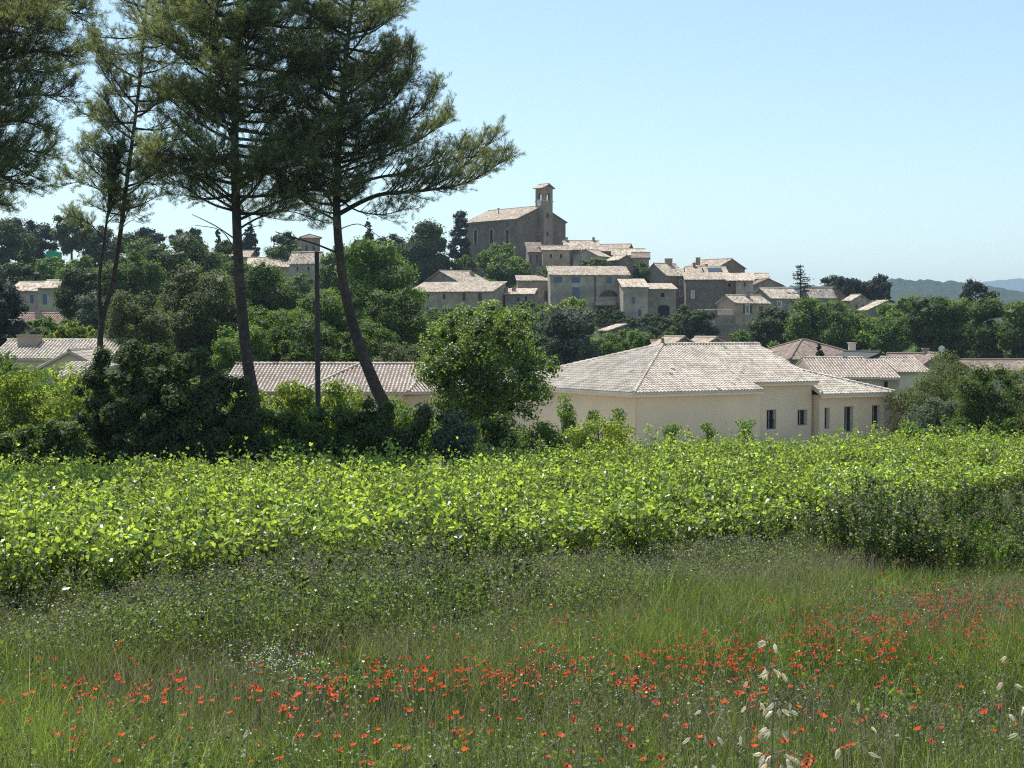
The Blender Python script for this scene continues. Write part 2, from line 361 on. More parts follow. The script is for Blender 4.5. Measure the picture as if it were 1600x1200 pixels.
# ---------------------------------------------------------------- the setting
def make_ground():
    ys = np.concatenate([np.arange(-60, 0, 6), np.arange(0, 30, 0.6), np.arange(30, 80, 1.5), np.arange(80, 400, 4), np.geomspace(400, 9000, 40)])
    t = np.linspace(-1, 1, 161); verts = []
    for y in ys:
        half = 30 + max(y, 0) * 0.75
        verts.append(np.stack([t * half, np.full_like(t, y), ground_np(t * half, np.full_like(t, y))], 1))
    V = np.concatenate(verts); n = len(t); k = len(ys)
    idx = np.arange(k * n).reshape(k, n)
    Fq = np.stack([idx[:-1, :-1], idx[:-1, 1:], idx[1:, 1:], idx[1:, :-1]], -1).reshape(-1, 4)
    o = link('ground', np_mesh('ground', V, [Fq], smooth=True), M['ground']); tag(o, kind='structure')
make_ground()
def make_hill(name, pts, Y, depth, seed, lump):
    rs = np.random.RandomState(seed)
    us = np.linspace(pts[0][0], pts[-1][0], 420); vs = np.interp(us, [p[0] for p in pts], [p[1] for p in pts])
    m = 60; xs = (us - 800) / F * Y; zt = np.array([at(0, v, Y)[2] for v in vs])
    V = []; ph = rs.uniform(0, 6, 12); fr = rs.uniform(0.5, 3, 12)
    for j in range(m):
        s = j / (m - 1); prof = math.sin(math.pi * min(1, s * 1.02) ) ** 0.8
        yy = Y - depth / 2 + depth * s
        z = -30 + (zt + 30) * prof
        z = z + lump * rs.uniform(-0.5, 0.5, len(xs)) * prof + lump * 1.2 * sum(np.sin(xs * f / lump / 9 + p + s * 20) for f, p in zip(fr, ph)) / 12
        V.append(np.stack([xs, np.full_like(xs, yy), z], 1))
    V = np.concatenate(V); n = len(us); idx = np.arange(m * n).reshape(m, n)
    Fq = np.stack([idx[:-1, :-1], idx[:-1, 1:], idx[1:, 1:], idx[1:, :-1]], -1).reshape(-1, 4)
    tag(link(name, np_mesh(name, V, [Fq]), M['hill']), kind='structure')
make_hill('near_hills', [(-400, 500), (300, 490), (700, 480), (1000, 470), (1200, 452), (1330, 446), (1400, 443), (1460, 446), (1510, 452), (1560, 459), (1620, 464), (1800, 480), (2300, 500)], 2300, 1100, 3, 7.0)
make_hill('far_hills', [(-400, 505), (900, 490), (1250, 466), (1400, 452), (1500, 447), (1540, 441), (1580, 436), (1640, 437), (1750, 446), (2000, 470), (2600, 500)], 7200, 1500, 5, 8.0)

def bounce_yard():
    # pale gravel yard hidden behind the vines, added to bounce sunlight onto the walls
    O = at(990, 614, 76); c, s = math.cos(R(31)), math.sin(R(31)); a = np.linspace(-9, 23, 40); b = np.linspace(-8.5, 17, 34); A, B = np.meshgrid(a, b)
    X = O.x + c * A - s * B; Y = O.y + s * A + c * B; V = np.stack([X, Y, ground_np(X, Y) + 0.12], -1).reshape(-1, 3); idx = np.arange(40 * 34).reshape(34, 40)
    tag(link('bounce_gravel', np_mesh('bounce_gravel', V, [np.stack([idx[:-1, :-1], idx[:-1, 1:], idx[1:, 1:], idx[1:, :-1]], -1).reshape(-1, 4)]), M['gravel']), kind='structure')
bounce_yard()
# ---------------------------------------------------------------- buildings
def tiles_on(mb, poly, ux, up, nrm, o, tw=0.235, tl=0.38, m=0, rnd=None):
    """real half-round tiles laid in staggered courses on a plane polygon given in (x along eave, y up slope)"""
    xs = [p[0] for p in poly]; ys = [p[1] for p in poly]
    def inside(x, y):
        c = False; j = len(poly) - 1
        for i in range(len(poly)):
            if (poly[i][1] > y) != (poly[j][1] > y) and x < (poly[j][0] - poly[i][0]) * (y - poly[i][1]) / (poly[j][1] - poly[i][1]) + poly[i][0]: c = not c
            j = i
        return c
    nx = int((max(xs) - min(xs)) / tw) + 1; ny = int((max(ys) - min(ys)) / tl) + 1
    hw = tw * 0.275; seg = [(math.cos(a), math.sin(a)) for a in (math.pi, math.pi * 0.72, math.pi * 0.5, math.pi * 0.28, 0)]
    rn = random.Random(11)
    for j in range(ny):
        for i in range(nx):
            cx = min(xs) + (i + 0.5) * tw + rn.uniform(-1, 1) * 0.006; y0 = min(ys) + j * tl
            if not inside(cx, y0 + tl * 0.5): continue
            r = rn.random(); lo = []; hi = []
            for c, s in seg:
                lo.append(o + ux * (cx + c * hw * 1.12) + up * (y0 - 0.03) + nrm * (s * hw * 0.8 + 0.022))
                hi.append(o + ux * (cx + c * hw * 0.92) + up * (y0 + tl) + nrm * (s * hw * 0.68 + 0.006))
            for q in range(4): mb.poly([lo[q], lo[q + 1], hi[q + 1], hi[q]], m=m, r=r)
            mb.poly(lo, m=m, r=0.015)  # tile end toned darker to paint the shaded gap under it
class House:
    """origin: the front left corner at eave level; a runs along the front, b goes back, z is the absolute height"""
    def __init__(s, name, label, u, v, Y, rot=0.0, cat='house', group=None, base=None):
        s.O = at(u, v, Y); s.rot = R(rot); s.c = math.cos(s.rot); s.sn = math.sin(s.rot); s.ze = s.O.z
        s.base = ground(s.O.x, s.O.y) - 1.0 if base is None else base
        s.base = min(s.base, s.ze - 2.0)
        s.root = empty(name, (s.O.x, s.O.y, s.base), s.rot, label, cat, group)
    def w(s, a, b): return s.O.x + s.c * a - s.sn * b, s.O.y + s.sn * a + s.c * b
    def A(s, u, b=0.0):
        a = 0.0
        for _ in range(8):
            x, y = s.w(a, b); x2, y2 = s.w(a + 0.1, b)
            f0 = 800 + F * x / y - u; f1 = 800 + F * x2 / y2 - u
            a -= f0 / ((f1 - f0) / 0.1)
        return a
    def B(s, u, a=0.0):
        b = 0.0
        for _ in range(8):
            x, y = s.w(a, b); x2, y2 = s.w(a, b + 0.1)
            f0 = 800 + F * x / y - u; f1 = 800 + F * x2 / y2 - u
            b -= f0 / ((f1 - f0) / 0.1)
        return b
    def Z(s, v, a=0.0, b=0.0): return s.w(a, b)[1] * tanv(v)
    def L(s, a, b, z): return Vector((a, b, z - s.base))
    def face(s, f, a0, b0, a1, b1):
        """(length, mapper(s, z, inward depth))"""
        if f == 'F': return a1 - a0, lambda q, z, d=0.0: s.L(a0 + q, b0 + d, z)
        if f == 'R': return b1 - b0, lambda q, z, d=0.0: s.L(a1 - d, b0 + q, z)
        if f == 'L': return b1 - b0, lambda q, z, d=0.0: s.L(a0 + d, b1 - q, z)
        return a1 - a0, lambda q, z, d=0.0: s.L(a1 - q, b1 - d, z)
    def block(s, a0, b0, a1, b1, zt=None, zb=None, mat='stone', wins=(), gables=None, rise=0.0, lean=None, name='wall'):
        """wins: (face, centre along, z bottom, z top, width, style). gables: 'LR' or 'FB' faces raised to a point by rise; lean: (face low, rise)"""
        zt = s.ze if zt is None else zt; zb = s.base if zb is None else zb
        mb = MB()
        for f in 'FRLB':
            Ln, mp = s.face(f, a0, b0, a1, b1)
            ops = []
            for w in wins:
                if w[0] != f: continue
                ops.append((w[1] - w[4] / 2, w[1] + w[4] / 2, w[2], w[3], w[5]))
            xs = sorted({0.0, Ln} | {x for o in ops for x in o[:2]}); zs = sorted({zb, zt} | {z for o in ops for z in o[2:4]})
            for i in range(len(xs) - 1):
                for j in range(len(zs) - 1):
                    cx = (xs[i] + xs[i + 1]) / 2; cz = (zs[j] + zs[j + 1]) / 2
                    if any(o[0] < cx < o[1] and o[2] < cz < o[3] for o in ops): continue
                    mb.poly([mp(xs[i], zs[j]), mp(xs[i + 1], zs[j]), mp(xs[i + 1], zs[j + 1]), mp(xs[i], zs[j + 1])])
            for x0, x1, z0, z1, st in ops:
                dp = st.get('depth', 0.22)
                for p, q in (((x0, z0), (x1, z0)), ((x1, z0), (x1, z1)), ((x1, z1), (x0, z1)), ((x0, z1), (x0, z0))):
                    mb.poly([mp(p[0], p[1]), mp(q[0], q[1]), mp(q[0], q[1], dp), mp(p[0], p[1], dp)])
                if st.get('arch'):
                    ww = (x1 - x0) / 2; cx = (x0 + x1) / 2; ah = min(st['arch'] * ww, z1 - z0)
                    for sg in (-1, 1):
                        arc = [(cx + sg * ww * math.cos(t), z1 - ah + ah * math.sin(t)) for t in [math.pi / 2 * k / 5 for k in range(6)]]
                        for k in range(5):
                            (ax, az), (bx, bz) = arc[k], arc[k + 1]
                            mb.poly([mp(ax, az), mp(bx, bz), mp(bx, z1), mp(ax, z1)] if k else [mp(ax, az), mp(bx, bz), mp(bx, z1), mp(ax, z1)])
                            mb.poly([mp(ax, az), mp(bx, bz), mp(bx, bz, dp), mp(ax, az, dp)])
                s.window(mp, x0, x1, z0, z1, dp, st)
            if gables and f in gables:
                mb.poly([mp(0, zt), mp(Ln, zt), mp(Ln / 2, zt + rise)])
            if lean:
                lf, lr = lean
                opp = {'F': 'B', 'B': 'F', 'L': 'R', 'R': 'L'}[lf]
                if f == opp: mb.poly([mp(0, zt), mp(Ln, zt), mp(Ln, zt + lr), mp(0, zt + lr)])
                elif f != lf:
                    left_high = {('F', 'R'): 0, ('F', 'L'): 1, ('L', 'F'): 0, ('L', 'B'): 1, ('R', 'F'): 1, ('R', 'B'): 0, ('B', 'R'): 1, ('B', 'L'): 0}[(lf, f)]
                    mb.poly([mp(0, zt), mp(Ln, zt), mp(0, zt + lr) if left_high else mp(Ln, zt + lr)])
        o = mb.build(name, M[mat] if isinstance(mat, str) else mat, s.root)
        return o
    def window(s, mp, x0, x1, z0, z1, dp, st):
        k = st.get('style', 'dark'); nm = st.get('name', 'window')
        mb = MB(); d = dp - 0.03
        if k == 'shut':
            e = 0.05
            fr = lambda x, y, z: mp(x, z, y)
            mb.box((x0 + 0.01, 0.03, z0 + 0.01), ((x0 + x1) / 2 - 0.01, 0.10, z1 - 0.01), fr=fr); mb.box(((x0 + x1) / 2 + 0.01, 0.03, z0 + 0.01), (x1 - 0.01, 0.10, z1 - 0.01), fr=fr)
            for q in range(1, 6):
                z = z0 + (z1 - z0) * q / 6; mb.box((x0 + 0.06, 0.012, z - 0.03), ((x0 + x1) / 2 - 0.06, 0.03, z + 0.03), fr=fr); mb.box(((x0 + x1) / 2 + 0.06, 0.012, z - 0.03), (x1 - 0.06, 0.03, z + 0.03), fr=fr)
            mb.build('shutter', M[st.get('mat', 'shutter_blue')], s.root); return
        if k == 'void':
            mb.poly([mp(x0, z0, dp), mp(x1, z0, dp), mp(x1, z1, dp), mp(x0, z1, dp)]); mb.build(nm, M['dark'], s.root); return
        fr = lambda x, y, z: mp(x, z, y)
        t = st.get('bar', 0.06); fm = M[st.get('frame', 'grey_metal')]
        for a_, b_ in (((x0, z0), (x1, z0 + t)), ((x0, z1 - t), (x1, z1)), ((x0, z0 + t), (x0 + t, z1 - t)), ((x1 - t, z0 + t), (x1, z1 - t))):
            mb.box((a_[0], d - 0.05, a_[1]), (b_[0], d, b_[1]), fr=fr)
        if st.get('mull', 1): mb.box(((x0 + x1) / 2 - t / 2, d - 0.045, z0 + t), ((x0 + x1) / 2 + t / 2, d - 0.005, z1 - t), fr=fr)
        w = mb.build(nm, fm, s.root)
        g = MB(); g.poly([mp(x0 + t, z0 + t, d - 0.02), mp(x1 - t, z0 + t, d - 0.02), mp(x1 - t, z1 - t, d - 0.02), mp(x0 + t, z1 - t, d - 0.02)])
        po = g.build('pane', M['glass'], s.root); po.parent = w
        if st.get('sill'):
            q = MB(); q.box((x0 - 0.06, -0.05, z0 - 0.12), (x1 + 0.06, 0.1, z0 - 0.005), fr=fr); so = q.build('sill', M[st.get('sill_mat', 'trim')], s.root); so.parent = w
        if st.get('grille'):
            q = MB()
            for i in range(1, 5): x = x0 + (x1 - x0) * i / 5; q.box((x - 0.008, 0.05, z0), (x + 0.008, 0.066, z1 * 0.45 + z0 * 0.55), fr=fr)
            q.box((x0, 0.05, z1 * 0.45 + z0 * 0.55), (x1, 0.066, z1 * 0.45 + z0 * 0.55 + 0.03), fr=fr)
            so = q.build('railing', M['dark'], s.root); so.parent = w
        if st.get('surround'):
            q = MB(); e = st['surround']; pr = -0.03
            if st.get('arch'):
                ww = (x1 - x0) / 2; cx = (x0 + x1) / 2; ah = st['arch'] * ww
                inn = [(cx + ww, z0)] + [(cx + ww * math.cos(t_), z1 - ah + ah * math.sin(t_)) for t_ in [math.pi * k_ / 8 for k_ in range(9)]] + [(cx - ww, z0)]
                out = [(cx + ww + e, z0)] + [(cx + (ww + e) * math.cos(t_), z1 - ah + (ah + e) * math.sin(t_)) for t_ in [math.pi * k_ / 8 for k_ in range(9)]] + [(cx - ww - e, z0)]
                for i in range(len(inn) - 1):
                    q.poly([mp(*inn[i], pr), mp(*out[i], pr), mp(*out[i + 1], pr), mp(*inn[i + 1], pr)])
                    q.poly([mp(*out[i], pr), mp(*out[i], 0.0), mp(*out[i + 1], 0.0), mp(*out[i + 1], pr)])
                    q.poly([mp(*inn[i], pr), mp(*inn[i], 0.05), mp(*inn[i + 1], 0.05), mp(*inn[i + 1], pr)])
            else:
                q.box((x0 - e, -0.03, z0 - e), (x0 - 0.002, 0.03, z1 + e), fr=fr); q.box((x1 + 0.002, -0.03, z0 - e), (x1 + e, 0.03, z1 + e), fr=fr)
                q.box((x0, -0.03, z1 + 0.002), (x1, 0.03, z1 + e), fr=fr); q.box((x0, -0.03, z0 - e), (x1, 0.03, z0 - 0.002), fr=fr)
            so = q.build('surround', M[st.get('sur_mat', 'render_old')], s.root); so.parent = w
    def roof(s, planes, mat='roof_old', tiles=False, thick=0.14, caps=(), tw=0.235, tl=0.38, name='roof'):
        """planes: lists of (a,b,z); first edge is the eave. caps: pairs of (a,b,z)"""
        mb = MB(); mt = M[mat]
        for pl in planes:
            P = [s.L(*p) for p in pl]
            ux = (P[1] - P[0]).normalized(); n = Vector((0, 0, 0))
            for i in range(1, len(P) - 1): n += (P[i] - P[0]).cross(P[i + 1] - P[0])
            n.normalize()
            if n.z < 0: n = -n
            up = n.cross(ux).normalized()
            if up.z < 0: up = -up
            uv = [((p - P[0]).dot(ux) + s.O.x * 3, (p - P[0]).dot(up)) for p in P]
            mb.poly(P, uv=uv, r=0.0 if tiles else None)  # plane under real tiles takes the painted channel shade
            low = [p - Vector((0, 0, thick)) for p in P]
            mb.poly(list(reversed(low)), uv=uv)
            for i in range(len(P)):
                j = (i + 1) % len(P); mb.poly([P[i], P[j], low[j], low[i]], uv=[uv[i], uv[j], uv[j], uv[i]])
            if tiles:
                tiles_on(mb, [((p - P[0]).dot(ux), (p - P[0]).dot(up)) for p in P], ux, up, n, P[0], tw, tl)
        for p, q in caps:
            p = s.L(*p); q = s.L(*q); k = max(2, int((q - p).length / 0.4))
            for i in range(k):
                p0 = p.lerp(q, i / k); p1 = p.lerp(q, (i + 1.12) / k); h = Vector((0, 0, 0.03))
                mb.tube([p0 + h, p1 + h * 0.6], [0.13, 0.105] if tiles else [0.12, 0.12], 6)
        return mb.build(name, mt, s.root)
    def gable_roof(s, a0, b0, a1, b1, rise, zt=None, axis='a', oh=0.35, ov=None, k0=0.5, **kw):
        """ridge along a (axis 'a') or along b"""
        zt = s.ze if zt is None else zt; ov = oh if ov is None else ov
        if axis == 'a':
            br = b0 + (b1 - b0) * k0; sl = rise / (br - b0); sl2 = rise / (b1 - br); A0, A1 = a0 - ov, a1 + ov; zr = zt + rise + 0.16
            f = [(A0, b0 - oh, zt - oh * sl + 0.16), (A1, b0 - oh, zt - oh * sl + 0.16), (A1, br, zr), (A0, br, zr)]
            b = [(A1, b1 + oh, zt - oh * sl2 + 0.16), (A0, b1 + oh, zt - oh * sl2 + 0.16), (A0, br, zr), (A1, br, zr)]
            return s.roof([f, b], caps=[((A0, br, zr), (A1, br, zr))], **kw)
        ar = a0 + (a1 - a0) * k0; sl = rise / (ar - a0); sl2 = rise / (a1 - ar); B0, B1 = b0 - ov, b1 + ov; zr = zt + rise + 0.16
        f = [(a0 - oh, B1, zt - oh * sl + 0.16), (a0 - oh, B0, zt - oh * sl + 0.16), (ar, B0, zr), (ar, B1, zr)]
        b = [(a1 + oh, B0, zt - oh * sl2 + 0.16), (a1 + oh, B1, zt - oh * sl2 + 0.16), (ar, B1, zr), (ar, B0, zr)]
        return s.roof([f, b], caps=[((ar, B0, zr), (ar, B1, zr))], **kw)
    def shed_roof(s, a0, b0, a1, b1, rise, low='F', zt=None, oh=0.3, **kw):
        zt = s.ze if zt is None else zt
        if low == 'F':
            k = rise / (b1 - b0); z0 = zt - oh * k + 0.16; z1 = zt + rise + oh * k + 0.16
            P = [(a0 - oh, b0 - oh, z0), (a1 + oh, b0 - oh, z0), (a1 + oh, b1 + oh, z1), (a0 - oh, b1 + oh, z1)]
        elif low == 'L':
            k = rise / (a1 - a0); z0 = zt - oh * k + 0.16; z1 = zt + rise + oh * k + 0.16
            P = [(a0 - oh, b1 + oh, z0), (a0 - oh, b0 - oh, z0), (a1 + oh, b0 - oh, z1), (a1 + oh, b1 + oh, z1)]
        else:
            k = rise / (a1 - a0); z0 = zt - oh * k + 0.16; z1 = zt + rise + oh * k + 0.16
            P = [(a1 + oh, b0 - oh, z0), (a1 + oh, b1 + oh, z0), (a0 - oh, b1 + oh, z1), (a0 - oh, b0 - oh, z1)]
        return s.roof([P], **kw)
    def hip_roof(s, a0, b0, a1, b1, rise, zt=None, oh=0.4, **kw):
        zt = s.ze if zt is None else zt; A0, A1, B0, B1 = a0 - oh, a1 + oh, b0 - oh, b1 + oh; h = (min(B1 - B0, A1 - A0)) / 2
        z0 = zt - 0.02; zr = zt + rise
        if B1 - B0 <= A1 - A0:
            r0 = (A0 + h, (B0 + B1) / 2, zr); r1 = (A1 - h, (B0 + B1) / 2, zr)
            c = [(A0, B0, z0), (A1, B0, z0), (A1, B1, z0), (A0, B1, z0)]
            pl = [[c[0], c[1], r1, r0], [c[1], c[2], r1], [c[2], c[3], r0, r1], [c[3], c[0], r0]]
        else:
            r0 = ((A0 + A1) / 2, B0 + h, zr); r1 = ((A0 + A1) / 2, B1 - h, zr)
            c = [(A0, B0, z0), (A1, B0, z0), (A1, B1, z0), (A0, B1, z0)]
            pl = [[c[0], c[1], r0], [c[1], c[2], r1, r0], [c[2], c[3], r1], [c[3], c[0], r0, r1]]
        caps = [(r0, r1), (c[0], r0), (c[3], r0 if B1 - B0 <= A1 - A0 else r1), (c[1], r1 if B1 - B0 <= A1 - A0 else r0), (c[2], r1)]
        return s.roof(pl, caps=caps, **kw)
    def chimney(s, a, b, z0, h=1.0, w=0.6, mat='stone', parent=None):
        mb = MB(); mb.box((a - w / 2, b - w / 2, z0 - 0.6), (a + w / 2, b + w / 2, z0 + h), fr=lambda x, y, z: s.L(x, y, z))
        mb.box((a - w / 2 - 0.08, b - w / 2 - 0.08, z0 + h + 0.002), (a + w / 2 + 0.08, b + w / 2 + 0.08, z0 + h + 0.1), fr=lambda x, y, z: s.L(x, y, z))
        o = mb.build('chimney', M[mat], s.root)
        if parent: o.parent = parent
        return o
    def win(s, f, u, v0, v1, wpx, st, a0=0.0, b0=0.0, a1=0.0, b1=0.0):
        """a window from where the photo shows it on face f of the block; centre column u, rows v0..v1"""
        if f == 'F':
            a = s.A(u, b0); y = s.w(a, b0)[1]; q = a - a0; z0, z1 = s.Z(v1, a, b0), s.Z(v0, a, b0); w = wpx / F * y / max(0.3, math.cos(s.rot) - (u - 800) / F * math.sin(s.rot))
        elif f == 'R':
            b = s.B(u, a1); y = s.w(a1, b)[1]; q = b - b0; z0, z1 = s.Z(v1, a1, b), s.Z(v0, a1, b); w = abs(wpx / F * y / max(0.2, abs(math.sin(s.rot))))
        else:
            b = s.B(u, a0); y = s.w(a0, b)[1]; q = b1 - b; z0, z1 = s.Z(v1, a0, b), s.Z(v0, a0, b); w = abs(wpx / F * y / max(0.2, abs(math.sin(s.rot))))
        return (f, q, z0, z1, w, st)

VG = 'stone houses of the hilltop village'
DK = {'style': 'dark', 'frame': 'stone', 'bar': 0.05, 'mull': 0}
VOID = {'style': 'void', 'depth': 0.3}
BLUE = {'style': 'shut', 'mat': 'shutter_blue'}
BRN = {'style': 'shut', 'mat': 'shutter_brown'}
WHT = {'style': 'dark', 'frame': 'white', 'bar': 0.12, 'mull': 1, 'surround': 0.16, 'sur_mat': 'white'}

# --- the new house with the long pale roof beside the vineyard
def main_house():
    h = House('house', 'large cream rendered house with pale tiled hip roof right behind the vineyard', 990, 614, 76, 31, base=-8.2)
    ze = h.ze; r = 7.8; sl = 0.32; aR = h.A(1185, r); zr = ze + r * sl; st = 1.15; z2 = ze + st * sl; g2 = h.A(1281, st); ov = 0.45
    W1 = {'style': 'dark', 'frame': 'grey_metal', 'bar': 0.05, 'mull': 1, 'sill': True, 'depth': 0.3}
    W2 = dict(W1, grille=True)
    a2 = h.A(1188, ov)
    aS = a2
    # walls (set back from the eaves by the overhang)
    h.block(ov, ov, aS, 2 * r - ov, zt=ze - 0.06, mat='cream')
    bb = st + ov; wins = [h.win('F', 1206, 640, 671, 15, W2, a0=aS, b0=bb), h.win('F', 1254.5, 640, 665, 15, W1, a0=aS, b0=bb)]
    h.block(aS, bb, g2 - 0.2, 2 * r - ov, zt=z2 - 0.06, mat='cream', wins=wins)
    # roof: left hip, front, back, with the gable verge on the right
    aE = h.A(1196, 0)
    rf = h.roof([
        [(0, 0, ze), (aE, 0, ze), (aE - 0.0, st, z2), (g2, st, z2), (aR, r, zr), (r, r, zr)],
        [(0, 2 * r, ze), (0, 0, ze), (r, r, zr)],
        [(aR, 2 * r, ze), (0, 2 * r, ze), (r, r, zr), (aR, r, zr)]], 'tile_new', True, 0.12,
        caps=[((r, r, zr), (aR, r, zr)), ((0, 0, ze), (r, r, zr)), ((0, 2 * r, ze), (r, r, zr))])
    mb = MB()   # triangle of wall below the verge
    mb.poly([h.L(g2 - 0.25, bb, z2 - 0.1), h.L(g2 - 0.25, r, zr - 0.2), h.L(g2 - 0.25, 2 * r - ov, ze - 0.1), h.L(g2 - 0.25, bb, ze - 0.1)])
    mb.build('gable_wall', M['cream'], h.root)
    # eaves: fascia board and gutter
    mb = MB(); fr = lambda x, y, z: h.L(x, y, z)
    mb.box((0.03, 0.03, ze - 0.24), (aE - 0.03, 0.08, ze - 0.125), fr=fr); mb.box((0.03, 0.085, ze - 0.24), (0.08, 2 * r, ze - 0.125), fr=fr)
    mb.box((aE, st + 0.03, z2 - 0.24), (g2 - 0.1, st + 0.08, z2 - 0.125), fr=fr)
    mb.box((0.1, 0.1, ze - 0.17), (aE - 0.1, ov - 0.003, ze - 0.13), fr=fr); mb.box((0.1, ov + 0.01, ze - 0.17), (ov - 0.003, 2 * r, ze - 0.13), fr=fr)
    mb.box((aE, st + 0.1, z2 - 0.17), (g2 - 0.1, bb - 0.003, z2 - 0.13), fr=fr)
    mb.build('fascia', M['trim'], h.root)
    mb = MB(); mb.tube([h.L(ov - 0.06, ov - 0.06, ze - 0.2), h.L(ov - 0.06, ov - 0.06, h.base)], 0.055, 8); mb.tube([h.L(0.05, 0.05, ze - 0.18), h.L(ov - 0.06, ov - 0.06, ze - 0.32)], 0.045, 8)
    mb.build('downpipe', M['trim'], h.root, smooth=True)
    mb = MB(); z = zr; mb.tube([h.L(r, r, z - 0.1), h.L(r, r, z + 0.12), h.L(r, r, z + 0.17), h.L(r, r, z + 0.34), h.L(r, r, z + 0.4), h.L(r, r, z + 0.46)], [0.17, 0.15, 0.07, 0.13, 0.08, 0.01], 8)
    o = mb.build('finial', M['terracotta'], h.root, smooth=True); o.parent = rf
    # the lower wing on the right with its own hip roof
    b3 = 0.65; z3 = h.Z(616, g2, b3); a3 = h.A(1399, b3); r3 = 5.0; aL = g2 - 0.35; wb = b3 + ov
    wins = [h.win('F', 1293, 637, 670, 8, W1, a0=aL + 0.3, b0=wb), h.win('F', 1327, 635, 675, 14, W1, a0=aL + 0.3, b0=wb), h.win('F', 1370, 633, 670, 13, W1, a0=aL + 0.3, b0=wb)]
    h.block(aL + 0.3, wb, a3 - ov, b3 + 2 * r3 - ov, zt=z3 - 0.06, mat='cream', wins=wins)
    zr3 = z3 + r3 * sl
    h.roof([[(aL, b3, z3), (a3, b3, z3), (a3 - r3, b3 + r3, zr3), (g2 + 0.05, b3 + r3, zr3), (g2 + 0.05, b3 + 1.3, z3 + 1.3 * sl)],
            [(a3, b3, z3), (a3, b3 + 2 * r3, z3), (a3 - r3, b3 + r3, zr3)],
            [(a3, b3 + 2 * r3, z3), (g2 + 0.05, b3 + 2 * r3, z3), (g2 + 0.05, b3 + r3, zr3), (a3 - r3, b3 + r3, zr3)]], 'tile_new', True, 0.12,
           caps=[((a3, b3, z3), (a3 - r3, b3 + r3, zr3)), ((g2 + 0.3, b3 + r3, zr3), (a3 - r3, b3 + r3, zr3)), ((aL, b3, z3), (g2 + 0.05, b3 + 1.3, z3 + 1.3 * sl))])
    mb = MB(); mb.box((aL + 0.03, b3 + 0.03, z3 - 0.24), (a3 - 0.03, b3 + 0.08, z3 - 0.125), fr=fr)
    mb.box((aL + 0.1, b3 + 0.1, z3 - 0.17), (a3 - 0.1, wb - 0.003, z3 - 0.13), fr=fr); mb.build('fascia', M['trim'], h.root)
    mb = MB(); z = zr3; mb.tube([h.L(g2 + 0.5, b3 + r3, z), h.L(g2 + 0.5, b3 + r3, z + 0.3), h.L(g2 + 0.5, b3 + r3, z + 0.5)], [0.14, 0.1, 0.02], 8); mb.build('finial', M['terracotta'], h.root)
main_house()

